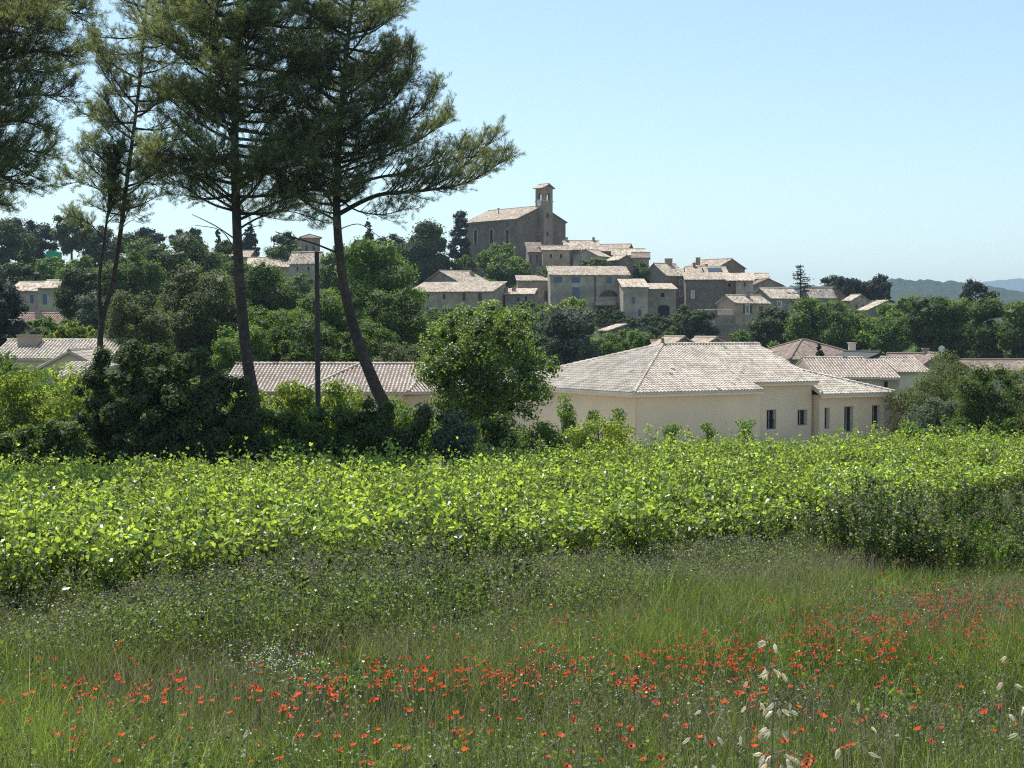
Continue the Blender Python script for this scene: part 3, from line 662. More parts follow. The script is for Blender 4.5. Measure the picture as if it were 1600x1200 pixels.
# --- low tiled houses at middle distance
def mid_houses():
    h = House('house', 'low house with pale tiled hip roof behind the two tall pine trunks', 352, 612, 88, -2, base=-7.5)
    a1 = h.A(628); h.block(0, 0, a1, 9, mat='cream')
    oh = 0.4; ze = h.ze; zr = ze + 1.62
    aA = h.A(381, 4.5); aB = h.A(563, 4.5); aE = a1 + oh
    h.roof([[(-oh, -oh, ze), (aB - 3.2, -oh, ze), (aB, 4.5, zr), (-oh, 4.5, zr)], [(aE, 9 + oh, ze), (-oh, 9 + oh, ze), (-oh, 4.5, zr), (aE, 4.5, zr)],
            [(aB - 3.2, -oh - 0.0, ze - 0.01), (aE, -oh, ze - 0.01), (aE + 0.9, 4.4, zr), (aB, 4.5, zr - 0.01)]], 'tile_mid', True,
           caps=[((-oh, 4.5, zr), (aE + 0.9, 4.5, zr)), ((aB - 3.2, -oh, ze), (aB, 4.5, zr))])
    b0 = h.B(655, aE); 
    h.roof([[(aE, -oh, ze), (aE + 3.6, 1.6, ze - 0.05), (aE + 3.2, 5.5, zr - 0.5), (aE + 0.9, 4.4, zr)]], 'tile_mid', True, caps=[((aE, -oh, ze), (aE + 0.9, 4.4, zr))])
    h.block(a1 + 0.0, 0.9, a1 + 3.2, 8, zt=ze - 0.3, mat='cream', name='side_wall')
    # lower left: two gabled roofs
    h = House('house', 'cream house with a low front gable at the left edge under the pines', 66, 575, 92, 8, base=-5)
    a1 = h.A(152); a0 = 0; r = h.Z(552, (a0 + a1) / 2, 0) - h.ze
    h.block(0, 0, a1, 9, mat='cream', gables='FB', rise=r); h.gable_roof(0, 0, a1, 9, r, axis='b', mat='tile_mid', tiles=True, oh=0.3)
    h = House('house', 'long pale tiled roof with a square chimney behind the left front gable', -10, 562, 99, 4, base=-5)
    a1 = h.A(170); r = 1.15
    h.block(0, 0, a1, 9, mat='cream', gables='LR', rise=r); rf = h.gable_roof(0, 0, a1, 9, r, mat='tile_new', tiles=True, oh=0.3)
    h.chimney(h.A(47, 3.5), 3.5, h.ze + 0.9, 0.75, 1.4, 'render_pink', rf)
    h = House('shed', 'small outbuilding with pale roof half hidden by the sunlit vine hedge', 84, 592, 82, 0, base=-6, cat='shed')
    a1 = h.A(132); h.block(0, 0, a1, 4, mat='cream', lean=('F', 0.7)); h.shed_roof(0, 0, a1, 4, 0.7, mat='tile_new', tiles=True)
    # far left two storey house and the pink roof in front of it
    h = House('house', 'two storey beige house with shuttered windows among trees at the far left', 14, 455, 205, -6, base=0)
    a1 = h.A(62); bl = dict(BLUE); w = [h.win('F', 51, 461, 474, 6, bl), h.win('F', 28, 461, 474, 6, bl)]
    h.block(0, 0, a1, 8, mat='render_pink', wins=w, gables='LR', rise=1.3); h.gable_roof(0, 0, a1, 8, 1.3, mat='roof_pale')
    a2 = h.A(91); w = [h.win('F', 73, 460, 476, 7, bl, a0=a1 + 0.02)]
    h.block(a1 + 0.02, -0.4, a2, 7, zt=h.ze + 0.4, mat='render_old', wins=w, gables='LR', rise=1.1, name='side_wall'); h.gable_roof(a1 + 0.1, -0.4, a2, 7, 1.1, zt=h.ze + 0.4, mat='roof_pale')
    h = House('house', 'low house with a dull pink roof and small skylight at the far left', 16, 512, 172, -4, base=-3)
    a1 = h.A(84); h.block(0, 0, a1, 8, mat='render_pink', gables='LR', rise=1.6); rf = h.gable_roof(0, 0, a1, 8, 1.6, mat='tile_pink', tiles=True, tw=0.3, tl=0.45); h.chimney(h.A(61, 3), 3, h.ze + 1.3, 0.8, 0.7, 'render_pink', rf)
    mb = MB(); mb.box((h.A(42, 1.5), 1.4, h.ze + 0.66), (h.A(50, 1.5), 2.2, h.ze + 0.98), fr=lambda x, y, z: h.L(x, y, z)); o = mb.build('skylight', M['white'], h.root); o.parent = rf
    h = House('shed', 'small rust red walled shed at the left edge below the pink roof', -14, 512, 150, 0, base=-3, cat='shed')
    a1 = h.A(17); h.block(0, 0, a1, 5, mat='terracotta', gables='LR', rise=0.8); h.gable_roof(0, 0, a1, 5, 0.8, mat='roof_brown')
    # right of the main house
    h = House('house', 'brown hip roofed house with white chimney beside a dark cypress', 1236, 561, 140, 24, base=-6)
    a1 = h.A(1352); h.block(0, 0, a1, 8.5, zt=h.ze, mat='render_old', wins=[h.win('F', 1262, 563, 570, 6, VOID), h.win('F', 1305, 563, 570, 8, VOID)])
    rf = h.hip_roof(0, 0, a1, 8.5, 1.85, mat='roof_brown', oh=0.5)
    h.chimney(h.A(1331, 2), 2, h.ze + 0.6, 0.9, 0.55, 'trim', rf)
    h = House('house', 'long low house with pinkish beige tiles right of the main roof', 1274, 591, 108, 3, base=-7.5)
    a1 = h.A(1406); am = h.A(1372)
    h.block(0, 0, a1, 8, mat='render_old', gables='LR', rise=1.25, wins=[h.win('F', 1385, 596, 612, 6, VOID)]); rf = h.gable_roof(0, 0, am, 8, 1.3, mat='tile_mid', tiles=True, oh=0.3, ov=0.02)
    h.gable_roof(am + 0.12, 0, a1, 8, 1.15, zt=h.ze - 0.05, mat='tile_mid', tiles=True, oh=0.3, ov=0.02)
    h = House('house', 'pale rendered wall and roof between the long tiled house and the olive trees', 1406, 583, 112, 3, base=-7.5)
    a1 = h.A(1448); h.block(0, 0, a1, 8, mat='trim', gables='LR', rise=1.0); h.gable_roof(0, 0, a1, 8, 1.0, mat='tile_mid', tiles=True, oh=0.3)
    h = House('barn', 'dark sheet roofed barn behind the long tiled house', 1343, 566, 132, 12, base=-6, cat='barn')
    a1 = h.A(1404); h.block(0, 0, a1, 7, zt=h.ze - 0.1, mat='stone_dark', gables='FB', rise=0.75); h.gable_roof(0, 0, a1, 7, 0.75, axis='b', mat='sheet')
    h = House('house', 'small pinkish roof with a ridge chimney left of the satellite dish', 1404, 566, 134, 0, base=-6)
    a1 = h.A(1450); h.block(0, 0, a1, 6, mat='render_pink', gables='LR', rise=0.6); rf = h.gable_roof(0, 0, a1, 6, 0.6, mat='roof_brown'); h.chimney(h.A(1446, 3), 3, h.ze + 0.6, 0.6, 0.5, 'render_pink', rf)
    h = House('house', 'low gabled house with a satellite dish above the olive trees', 1440, 573, 126, -10, base=-6)
    a1 = h.A(1492); h.block(0, 0, a1, 7, mat='render_pink', gables='FB', rise=1.0); h.gable_roof(0, 0, a1, 7, 1.0, axis='b', mat='roof_brown')
    mb = MB(); c = h.L(h.A(1471, 0.5), 0.5, h.ze + 1.35)
    rings = [[c + Vector((math.cos(t) * q, -0.12 + q * q * 0.5, math.sin(t) * q + 0.25)) for t in [2 * math.pi * k / 12 for k in range(12)]] for q in (0.02, 0.14, 0.28)]
    for i in range(2):
        for k in range(12): mb.poly([rings[i][k], rings[i][(k + 1) % 12], rings[i + 1][(k + 1) % 12], rings[i + 1][k]])
    mb.tube([c + Vector((0, 0, -0.5)), c + Vector((0, 0.02, 0.25))], 0.03, 6); mb.build('satellite_dish', M['white'], h.root)
    h = House('house', 'long low brown roof at the right edge behind the dark trees', 1525, 580, 130, 2, base=-7)
    a1 = h.A(1640); h.block(0, 0, a1, 7, mat='render_old', gables='LR', rise=0.8); h.gable_roof(0, 0, a1, 7, 0.8, mat='roof_brown')
    h = House('shed', 'brown sloping shed roof just right of the cream house wall', 1388, 640, 92, -20, base=-8, cat='shed')
    a1 = h.A(1415); h.block(0, 0, a1, 4, mat='stone', lean=('R', 0.8)); h.shed_roof(0, 0, a1, 4, 0.8, low='R', mat='roof_brown')
    h = House('house', 'grey roof seen just above the main ridge right of the finial', 1046, 541, 150, 10, base=-6)
    a1 = h.A(1092); h.block(0, 0, a1, 7, mat='stone', gables='FB', rise=0.85); h.gable_roof(0, 0, a1, 7, 0.85, axis='b', mat='roof_old')
    h = House('house', 'grey roof with a wide slab chimney just above the main ridge', 1098, 541, 150, 10, base=-6)
    a1 = h.A(1140); h.block(0, 0, a1, 7, mat='stone', gables='FB', rise=0.8); rf = h.gable_roof(0, 0, a1, 7, 0.8, axis='b', mat='roof_old')
    h.chimney(h.A(1130, 1.5), 1.5, h.ze + 0.4, 0.55, 1.3, 'stone_dark', rf)
    h = House('house', 'tiny reddish roof peeping over the main ridge by the finial', 1024, 541, 160, 0, base=-6)
    a1 = h.A(1040); h.block(0, 0, a1, 5, mat='terracotta', gables='LR', rise=0.5); h.gable_roof(0, 0, a1, 5, 0.5, mat='roof_brown')
    mb = MB(); p = at(84, 396, 262); g = ground(p.x, p.y); w_ = 1.2; zt_ = p.z + 0.5
    pts = [(-w_, zt_ - 0.25), (-w_ * 0.4, zt_ + 0.08), (w_ * 0.1, zt_), (w_, zt_ - 0.3)]
    root = empty('covered_tank', (p.x, p.y, g), 0, 'bright green tarpaulin covered tank among the hillside trees at left', 'tank')
    for i in range(3):
        (xa, za), (xb, zb) = pts[i], pts[i + 1]
        mb.poly([(xa, -0.8, za - g), (xb, -0.8, zb - g), (xb, 0.8, zb - g), (xa, 0.8, za - g)])
        for s_ in (-0.8, 0.8): mb.poly([(xa, s_, za - g), (xb, s_, zb - g), (xb * 1.05, s_ * 1.08, p.z - 0.9 - g), (xa * 1.05, s_ * 1.08, p.z - 0.9 - g)])
    for s_, z_ in ((-w_, pts[0][1]), (w_, pts[3][1])): mb.poly([(s_, -0.8, z_ - g), (s_, 0.8, z_ - g), (s_ * 1.05, 0.86, p.z - 0.9 - g), (s_ * 1.05, -0.86, p.z - 0.9 - g)])
    mb.build('cover', M['tarp'], root)
    mb = MB(); mb.box((-w_ * 0.95, -0.75, -0.5), (w_ * 0.95, 0.75, p.z - 0.88 - g)); mb.build('plinth', M['stone'], root)
mid_houses()
# ---------------------------------------------------------------- the church on the hilltop
def church():
    h = House('church', 'stone church with three lancet windows and an open bell tower on the hilltop', 808, 341.5, 318, 43, cat='church', base=6.0)
    a1 = h.A(883.5); b1 = h.B(726); ze = h.ze; rise = h.Z(322.5, a1 / 2, 0) - ze
    lan = {'style': 'dark', 'frame': 'stone_dark', 'bar': 0.08, 'mull': 1, 'arch': 1.15, 'surround': 0.3, 'sur_mat': 'stone_warm', 'depth': 0.35}
    wins = [h.win('L', u, 358.5, 381, 5.2, lan, b1=b1) for u in (743.5, 768, 792.5)]
    h.block(0, 0, a1, b1, mat='stone_dark', wins=wins, gables='FB', rise=rise)
    rf = h.gable_roof(0, 0, a1, b1, rise, axis='b', oh=0.45, ov=0.25, mat='roof_old')
    fr = lambda x, y, z: h.L(x, y, z)
    mb = MB(); mb.box((-0.12, -0.1, ze - 0.35), (-0.003, b1, ze - 0.02), fr=fr); mb.box((a1 + 0.003, -0.1, ze - 0.35), (a1 + 0.12, b1, ze - 0.02), fr=fr); mb.build('cornice', M['stone_warm'], h.root)
    # bell tower on the gable
    bT = -1.7; aT = h.A(849.5, bT); aR = h.A(863.3, bT); bB = h.B(836.5, aT); zt = h.Z(293.5, aT, bT); zs = h.Z(313, aT, bT); zl = h.Z(301, aT, bT)
    st1 = {'style': 'void', 'arch': 1.0, 'name': 'slit_window', 'depth': 0.25}
    sw = [h.win('F', 855.5, 333, 341, 3, st1, a0=aT, b0=bT), h.win('F', 855.5, 362, 369, 3, st1, a0=aT, b0=bT)]
    tw = h.block(aT, bT, aR, bB, zt=zs, zb=ze - 14, mat='stone', wins=sw, name='bell_tower')
    mb = MB(); wa = aR - aT; wb = bB - bT; p = 0.30
    for i in (0, 1):
        for j in (0, 1):
            x0 = aT + i * wa * (1 - p); y0 = bT + j * wb * (1 - p)
            mb.box((x0, y0, zs + 0.002), (x0 + wa * p, y0 + wb * p, zl), fr=fr)
    mb.box((aT, bT, zl + 0.002), (aR, bB, zt), fr=fr)
    n = 6
    for sgn, (q0, q1, f) in enumerate(((bT, bT + 0.35, 'a'), (bB - 0.35, bB, 'a'), (aT, aT + 0.35, 'b'), (aR - 0.35, aR, 'b'))):
        c0, c1 = (aT + wa * p, aR - wa * p) if f == 'a' else (bT + wb * p, bB - wb * p); c = (c0 + c1) / 2; rr = (c1 - c0) / 2; hh = rr * 0.9
        for k in range(n):
            t0 = math.pi * k / n; t1 = math.pi * (k + 1) / n
            P = [(c + rr * math.cos(t0), zl - hh + hh * math.sin(t0)), (c + rr * math.cos(t1), zl - hh + hh * math.sin(t1)), (c + rr * math.cos(t1), zl), (c + rr * math.cos(t0), zl)]
            for q in (q0, q1): mb.poly([fr(x, q, z) if f == 'a' else fr(q, x, z) for x, z in P])
            mb.poly([fr(x, q, z) if f == 'a' else fr(q, x, z) for (x, z), q in ((P[0], q0), (P[1], q0), (P[1], q1), (P[0], q1))])
    o = mb.build('belfry', M['stone'], h.root); o.parent = tw
    mb = MB(); mb.box((aT - 0.12, bT - 0.12, zs - 0.25), (aR + 0.12, bB + 0.12, zs - 0.003), fr=fr); o = mb.build('string_course', M['stone_warm'], h.root); o.parent = tw; mb = MB(); mb.box((aT - 0.2, bT - 0.2, zt + 0.002), (aR + 0.2, bB + 0.2, zt + 0.15), fr=fr)
    o = mb.build('cornice', M['stone_warm'], h.root); o.parent = tw
    o = h.gable_roof(aT, bT, aR, bB, 0.75, zt=zt + 0.16, axis='b', oh=0.45, ov=0.4, mat='roof_pale', thick=0.18, name='tower_roof'); o.parent = tw
    mb = MB(); mb.poly([fr(aT, bT + 0.05, zt + 0.15), fr(aR, bT + 0.05, zt + 0.15), fr((aT + aR) / 2, bT + 0.05, zt + 0.85)]); mb.poly([fr(aT, bB - 0.05, zt + 0.15), fr(aR, bB - 0.05, zt + 0.15), fr((aT + aR) / 2, bB - 0.05, zt + 0.85)])
    o = mb.build('tower_gable', M['terracotta'], h.root); o.parent = tw
    # clock face on the left side of the tower
    mb = MB(); bc = (bT + bB) / 2; zc = h.Z(317, aT, bc); rim = [(bc + 0.62 * math.cos(t), zc + 0.75 * math.sin(t)) for t in [2 * math.pi * k / 20 for k in range(20)]]
    mb.poly([fr(aT - 0.16, y, z) for y, z in rim])
    for k in range(20): mb.poly([fr(aT - 0.16, *rim[k]), fr(aT - 0.16, *rim[(k + 1) % 20]), fr(aT + 0.0, *rim[(k + 1) % 20]), fr(aT + 0.0, *rim[k])])
    o = mb.build('clock', M['white'], h.root); o.parent = tw
    mb = MB(); mb.box((aT - 0.2, bc - 0.04, zc), (aT - 0.165, bc + 0.04, zc + 0.55), fr=fr); mb.box((aT - 0.2, bc - 0.35, zc - 0.04), (aT - 0.165, bc, zc + 0.04), fr=fr)
    o = mb.build('clock_hand', M['dark'], h.root); o.parent = tw
    mb = MB()
    for k in range(8):   # the bell
        pass
    c = fr((aT + aR) / 2, (bT + bB) / 2, 0); zb = (zs + zl) / 2 + 0.1 - h.base
    prof = [(0.02, 0.42), (0.13, 0.38), (0.18, 0.15), (0.22, -0.05), (0.3, -0.2)]
    for (r0, z0), (r1, z1) in zip(prof, prof[1:]):
        for k in range(10):
            t0 = 2 * math.pi * k / 10; t1 = 2 * math.pi * (k + 1) / 10
            mb.poly([(c.x + r * math.cos(t), c.y + r * math.sin(t), zb + z) for r, z, t in ((r0, z0, t0), (r0, z0, t1), (r1, z1, t1), (r1, z1, t0))])
    o = mb.build('bell', M['shutter_brown'], h.root); o.parent = tw
    mb = MB(); p0 = fr(-0.2, h.B(779, 0), ze + 1.0)   # chimney pipe on the nave roof
    bb = h.B(779, a1 * 0.3); zr = ze + rise * 0.6; mb.tube([fr(a1 * 0.3, bb, zr - 0.3), fr(a1 * 0.3, bb, zr + 1.3)], 0.09, 6); mb.tube([fr(a1 * 0.3 - 0.35, bb, zr + 1.3), fr(a1 * 0.3 + 0.35, bb, zr + 1.3)], 0.08, 6); o = mb.build('vent_pipe', M['pole'], h.root); o.parent = rf
church()

def vh(label, u0, u1, v, Y, rot, depth, wall, roof, kind, rise_px, wins=(), chim=(), uside=None, name='house', base=None, oh=0.3, cat='house', extra=None, group=VG):
    h = House(name, label, u0, v, Y, rot, cat, group, base)
    a1 = h.A(u1); b1 = h.B(uside[1], 0 if uside[0] == 'L' else a1) if uside else depth
    rise = rise_px / F * Y
    if kind in ('LR', 'shedF'): rise += max(0.0, h.ze) / Y * b1 * (0.5 if kind == 'LR' else 1.0) + 0.12   # seen from below
    ws = [h.win(w[0], w[1], w[2], w[3], w[4], w[5], a0=0, b0=0, a1=a1, b1=b1) for w in wins]
    if not wins and u1 - u0 > 25 and name == 'house': ws = [h.win('F', u0 + (u1 - u0) * q, v + 6, v + 12, 2.8, VOID, a0=0, b0=0, a1=a1, b1=b1) for q in (0.3, 0.68)]
    kw = {}
    if kind == 'LR': kw = dict(gables='LR', rise=rise)
    elif kind == 'FB': kw = dict(gables='FB', rise=rise)
    elif kind.startswith('shed'): kw = dict(lean=(kind[-1], rise))
    h.block(0, 0, a1, b1, mat=wall, wins=ws, **kw)
    if kind == 'LR': rf = h.gable_roof(0, 0, a1, b1, rise, axis='a', oh=oh, mat=roof)
    elif kind == 'FB': rf = h.gable_roof(0, 0, a1, b1, rise, axis='b', oh=oh, mat=roof)
    elif kind == 'hip': rf = h.hip_roof(0, 0, a1, b1, rise, oh=oh, mat=roof)
    else: rf = h.shed_roof(0, 0, a1, b1, rise, low=kind[-1], oh=oh, mat=roof)
    for c in chim:
        b = b1 * c[1]; h.chimney(h.A(c[0], b), b, h.ze + rise * c[2], c[3], c[4], 'stone', rf)
    if extra: extra(h, a1, b1, rise, rf)
    return h
def village():
    arch = {'style': 'dark', 'frame': 'stone_dark', 'bar': 0.1, 'mull': 1, 'arch': 0.75, 'depth': 0.9, 'surround': 0.3, 'sur_mat': 'render_pink', 'name': 'arched_opening'}
    S = lambda **k: dict(DK, **k)
    vh('low stone annex with warm wall and tiled roof at the foot of the church tower', 848, 890, 391, 298, 6, 7, 'stone_warm', 'roof_old', 'LR', 5, base=4)
    vh('small dark lean-to porch with two windows left of the warm church annex', 826, 847.5, 394, 300, 6, 5, 'stone', 'roof_brown', 'shedF', 13, wins=[('F', 829, 399, 413, 3, S()), ('F', 839, 398, 412, 3.5, S(arch=1.0))], base=4)
    vh('long stone farmhouse with small square windows below the umbrella pine', 638, 768, 457, 258, -14, 9, 'stone_warm', 'roof_old', 'shedF', 14,
       wins=[('F', 649, 460, 467, 3, VOID), ('F', 669.5, 460, 467, 3, VOID), ('F', 694, 460, 467, 3.4, VOID), ('F', 725, 458, 470, 5, BRN), ('F', 750, 458, 470, 6, BRN), ('F', 669, 480, 489, 5, BLUE), ('F', 649, 481, 489, 3, VOID)], uside=('R', 790))
    vh('taller stone house with a square chimney behind the long farmhouse roof', 718, 764, 441, 274, 33, 9, 'stone', 'roof_old', 'LR', 16, uside=('L', 660), chim=[(738, 0.3, 0.5, 1.0, 0.7)])
    vh('tiny tiled roof showing under the umbrella pine left of the farmhouse', 629, 646, 434, 280, 12, 6, 'stone', 'roof_pale', 'LR', 8)
    vh('small stone house with pale roof and two chimneys right of the farmhouse', 789, 833, 460, 262, -6, 6, 'stone', 'roof_pale', 'shedF', 7, wins=[('F', 810, 465, 471, 3, VOID), ('F', 822, 463, 470, 3, VOID)], chim=[(791, 0.2, 0.2, 0.9, 0.6), (803, 0.5, 0.5, 0.7, 0.7)])
    vh('narrow warm stone house squeezed against the big shuttered house', 809, 860, 439, 277, 2, 6, 'stone_warm', 'roof_old', 'shedF', 6.5, wins=[('F', 838, 451, 461, 4, S()), ('F', 853, 455, 470, 5, S())])
    def terr(h, a1, b1, rise, rf):
        fr = lambda x, y, z: h.L(x, y, z); mb = MB(); a0_, a1_ = h.A(929), h.A(960)
        mb.box((a0_, -1.6, h.Z(477, a0_, -1.6)), (a1_, -0.003, h.Z(471, a0_, -1.6)), fr=fr); mb.build('terrace', M['render_old'], h.root)
        mb = MB(); mb.tube([h.L(h.A(929.5), -0.12, h.ze - 0.1), h.L(h.A(929.5), -0.12, h.base)], 0.1, 6); mb.build('downpipe', M['pole'], h.root)
    vh('big pale stone house with blue shutters and a wide arched loggia', 860, 983, 430, 270, 3, 7, 'render_old', 'roof_old', 'shedF', 12,
       wins=[('F', 872, 432.5, 441.5, 13, BLUE), ('F', 899.5, 432.5, 442, 14, BLUE), ('F', 951.5, 432.5, 443, 7.5, BLUE), ('F', 900, 449, 468, 12, BLUE), ('F', 951, 453.5, 463.5, 29, arch), ('F', 950, 479, 496, 34, VOID), ('F', 879, 470, 480, 6, S())], extra=terr, base=0)
    vh('stone house with stepped roof and small blue shutters right of the loggia', 974, 1012, 449, 264, 4, 6, 'render_old', 'roof_pale', 'shedF', 11, wins=[('F', 989.5, 464, 474, 5, BLUE), ('F', 999, 483, 494, 5, BLUE)], base=0)
    vh('stone house with a large dark doorway under a low pale eave', 1012, 1056, 452, 266, 4, 6, 'stone', 'roof_pale', 'shedF', 7, wins=[('F', 1035, 458, 464, 5.5, VOID), ('F', 1037, 477, 497, 18, dict(VOID, arch=0.3))], base=0)
    vh('tall gabled stone house with two white framed windows near the village centre', 1042, 1073, 430.5, 284, 34, 9, 'stone', 'roof_pale', 'LR', 17, uside=('L', 1003), wins=[('F', 1063, 437, 444, 3, WHT), ('F', 1063, 455, 463, 3.4, WHT)], chim=[(1044, 0.5, 1.0, 1.1, 1.1)])
    vh('dark stone house with one white framed window and flat mossy roof', 1072, 1131, 437.5, 279, -2, 7, 'stone_dark', 'roof_old', 'shedF', 9, wins=[('F', 1082, 455, 465, 3.4, WHT)], base=1)
    vh('narrow dark stone house with tiled hip end left of the pale corner house', 1131, 1150, 439, 279, -3, 7, 'stone_dark', 'roof_pale', 'shedF', 10, wins=[('F', 1139, 443, 448, 5, VOID)], base=1)
    vh('pale corner house with one narrow window and low tiled roof', 1150, 1176, 439, 278, -8, 7, 'render_old', 'roof_pale', 'shedF', 10, wins=[('F', 1163, 441, 448, 2.6, S())], base=3)
    vh('large barn with long grey roof and dark right gable on the skyline', 1121, 1163, 418, 314, 42, 12, 'stone_dark', 'roof_old', 'FB', 14, uside=('L', 1068), chim=[(1090, 0.65, 0.7, 1.0, 0.7)], name='barn', cat='barn')
    vh('small tiled house below the skyline barn at its left', 1073, 1106, 428, 300, -3, 6, 'stone', 'roof_pale', 'LR', 9, chim=[(1084, 0.5, 1.0, 0.9, 0.6), (1103, 0.4, 0.8, 0.9, 0.6)])
    def sol(h, a1, b1, rise, rf):
        mb = MB(); A0, A1 = h.A(1106, 1), h.A(1128, 1); k = rise / (b1 / 2)
        P = [(A0, 0.8, h.ze + 0.8 * k + 0.2), (A1, 0.8, h.ze + 0.8 * k + 0.2), (A1, 2.6, h.ze + 2.6 * k + 0.2), (A0, 2.6, h.ze + 2.6 * k + 0.2)]
        mb.poly([h.L(*p) + Vector((0, 0, 0.12)) for p in P]); mb.poly([h.L(*p) for p in P])
        for i in range(4):
            j = (i + 1) % 4; mb.poly([h.L(*P[i]), h.L(*P[j]), h.L(*P[j]) + Vector((0, 0, 0.12)), h.L(*P[i]) + Vector((0, 0, 0.12))])
        mb.build('solar_panel', M['solar'], h.root)
    vh('stone house with a bluish solar panel on its roof', 1104, 1136, 428, 297, 2, 7, 'stone', 'roof_pale', 'LR', 9, extra=sol)
    def ter2(h, a1, b1, rise, rf):
        fr = lambda x, y, z: h.L(x, y, z); mb = MB(); z1 = h.Z(492, -3, 0); 
        mb.box((-4.2, 0.6, h.base), (-0.02, 6.0, z1), fr=fr); mb.build('terrace', M['stone'], h.root)
        mb = MB(); zt = z1 + 1.0
        for i in range(18): mb.tube([h.L(-4.15 + i * 0.24, 0.7, z1), h.L(-4.15 + i * 0.24, 0.7, zt)], 0.025, 4)
        for i in range(22): mb.tube([h.L(-4.15, 0.7 + i * 0.24, z1), h.L(-4.15, 0.7 + i * 0.24, zt)], 0.025, 4)
        mb.tube([h.L(-4.15, 0.7, zt), h.L(-0.05, 0.7, zt)], 0.04, 4); mb.tube([h.L(-4.15, 0.7, zt), h.L(-4.15, 5.9, zt)], 0.04, 4); mb.build('railing', M['white'], h.root)
    vh('stone house with railed terrace and tall chimney lowest at the village right', 1150, 1201, 473.5, 254, 30, 8, 'stone_warm', 'roof_pale', 'LR', 10, uside=('L', 1121),
       wins=[('F', 1162.5, 477, 490, 4, BRN), ('F', 1167.5, 476.5, 490, 4.6, WHT), ('F', 1173, 477, 490, 4, BRN), ('F', 1189, 479, 487, 7, BRN)], chim=[(1167.5, 0.35, 0.6, 1.3, 0.7)], extra=ter2, base=-4)
    vh('stone house with broad front gable right of the pale corner house', 1177, 1222, 446, 300, 6, 9, 'stone', 'roof_brown', 'FB', 10)
    vh('small house with flat pinkish roof just behind the pale corner house', 1164, 1202, 436, 308, 0, 7, 'stone_warm', 'roof_pale', 'LR', 7)
    vh('house with wide pale tiled roof left of the bare cedar', 1205, 1252, 466, 272, 26, 9, 'stone', 'roof_pale', 'LR', 14, uside=('L', 1172), wins=[('F', 1217.5, 471, 479, 5, WHT), ('F', 1243, 473, 484, 6, S())])
    vh('house with mottled tiled roof right of the bare cedar', 1266, 1304, 464, 284, 20, 8, 'stone', 'roof_pale', 'LR', 13, uside=('L', 1251))
    vh('dark gabled house right behind the mottled roof', 1284, 1320, 463, 294, -8, 9, 'stone_dark', 'roof_brown', 'FB', 14)
    vh('small gabled house with orange roof edge near the far pines', 1329, 1357, 470, 288, 38, 8, 'stone_warm', 'roof_pale', 'FB', 9, uside=('L', 1316))
    vh('single slope roofed shed at the right end of the village', 1354, 1384, 485, 262, 36, 8, 'stone', 'roof_pale', 'shedL', 15, uside=('L', 1340), name='shed', cat='shed')
    vh('low brown roofed row house hidden by trees at the right end', 1382, 1432, 484, 276, -4, 7, 'stone_warm', 'roof_brown', 'LR', 7)
    vh('house with pinkish roof and dark front touching the church on its right', 884, 937, 390, 306, 4, 8, 'stone_dark', 'roof_pale', 'LR', 12, wins=[('F', 909, 392, 397, 3, WHT), ('F', 914, 392, 397, 3, WHT)], chim=[(885, 0.5, 1, 0.8, 0.5), (927, 0.5, 1, 0.8, 0.5)])
    vh('pale fronted gabled house below the pinkish roof near the church', 896, 934, 401, 292, -28, 9, 'render_old', 'roof_pale', 'FB', 10, uside=('R', 953))
    vh('brown roofed house with dark right gable highest right of the church', 930, 977, 393, 304, -14, 8, 'stone_dark', 'roof_old', 'LR', 9, uside=('R', 991))
    vh('house with bright pale roof and brown wall right of the upper cluster', 957, 1006, 399, 297, -4, 7, 'stone_warm', 'roof_pale', 'LR', 8)
    vh('brown walled house with low roof at the right end of the upper cluster', 988, 1013, 403, 293, -6, 6, 'stone', 'roof_brown', 'LR', 6, wins=[('F', 1001, 408, 413, 4, S())])
    vh('small house with dark gable between the two upper tiled roofs', 967, 989, 406, 287, 30, 7, 'stone_dark', 'roof_pale', 'FB', 7, uside=('L', 948))
    vh('ruined stone tower house with two openings behind the leaning pine', 470, 501, 371, 268, 14, 7, 'stone', 'roof_brown', 'hip', 6, wins=[('F', 480, 384, 393, 4, S()), ('F', 491, 384, 393, 4, S())], name='tower_house', cat='house')
    vh('stone house with warm tiled roof below the ruined tower', 452, 497, 411, 250, -16, 8, 'render_old', 'roof_pale', 'LR', 14, uside=('R', 509))
    vh('house with pale bluish roof left of the tower house', 386, 452, 417, 256, 4, 8, 'stone_warm', 'roof_pale', 'LR', 12)
    vh('tiled roof half hidden behind the left tall pine trunk', 352, 390, 402, 268, 0, 8, 'stone', 'roof_old', 'LR', 8)
    vh('ruined low shed with one bright sloping roof among the bushes', 950, 976, 517, 222, 34, 8, 'stone_dark', 'roof_pale', 'shedL', 9, uside=('L', 936), name='shed', cat='shed')
    # garden walls on the hillside
    for lab, u0, u1, v0, v1, Y in (('grey stone garden wall below the church annex', 838, 878, 418, 429, 288), ('stone retaining wall under the railed terrace house', 1118, 1180, 507, 524, 247)):
        p0, p1 = at(u0, v0, Y), at(u1, v0, Y); zb = min(ground(p0.x, Y), ground(p1.x, Y)) - 0.5
        root = empty('garden_wall', (p0.x, Y, zb), 0, lab, 'wall'); mb = MB(); hh = p0.z - zb
        mb.box((0, 0, 0), (p1.x - p0.x, 0.5, hh)); mb.build('wall', M['stone'], root)
        mb = MB(); mb.box((-0.04, -0.05, hh + 0.002), (p1.x - p0.x + 0.04, 0.55, hh + 0.12)); mb.build('coping', M['stone_warm'], root)
village()
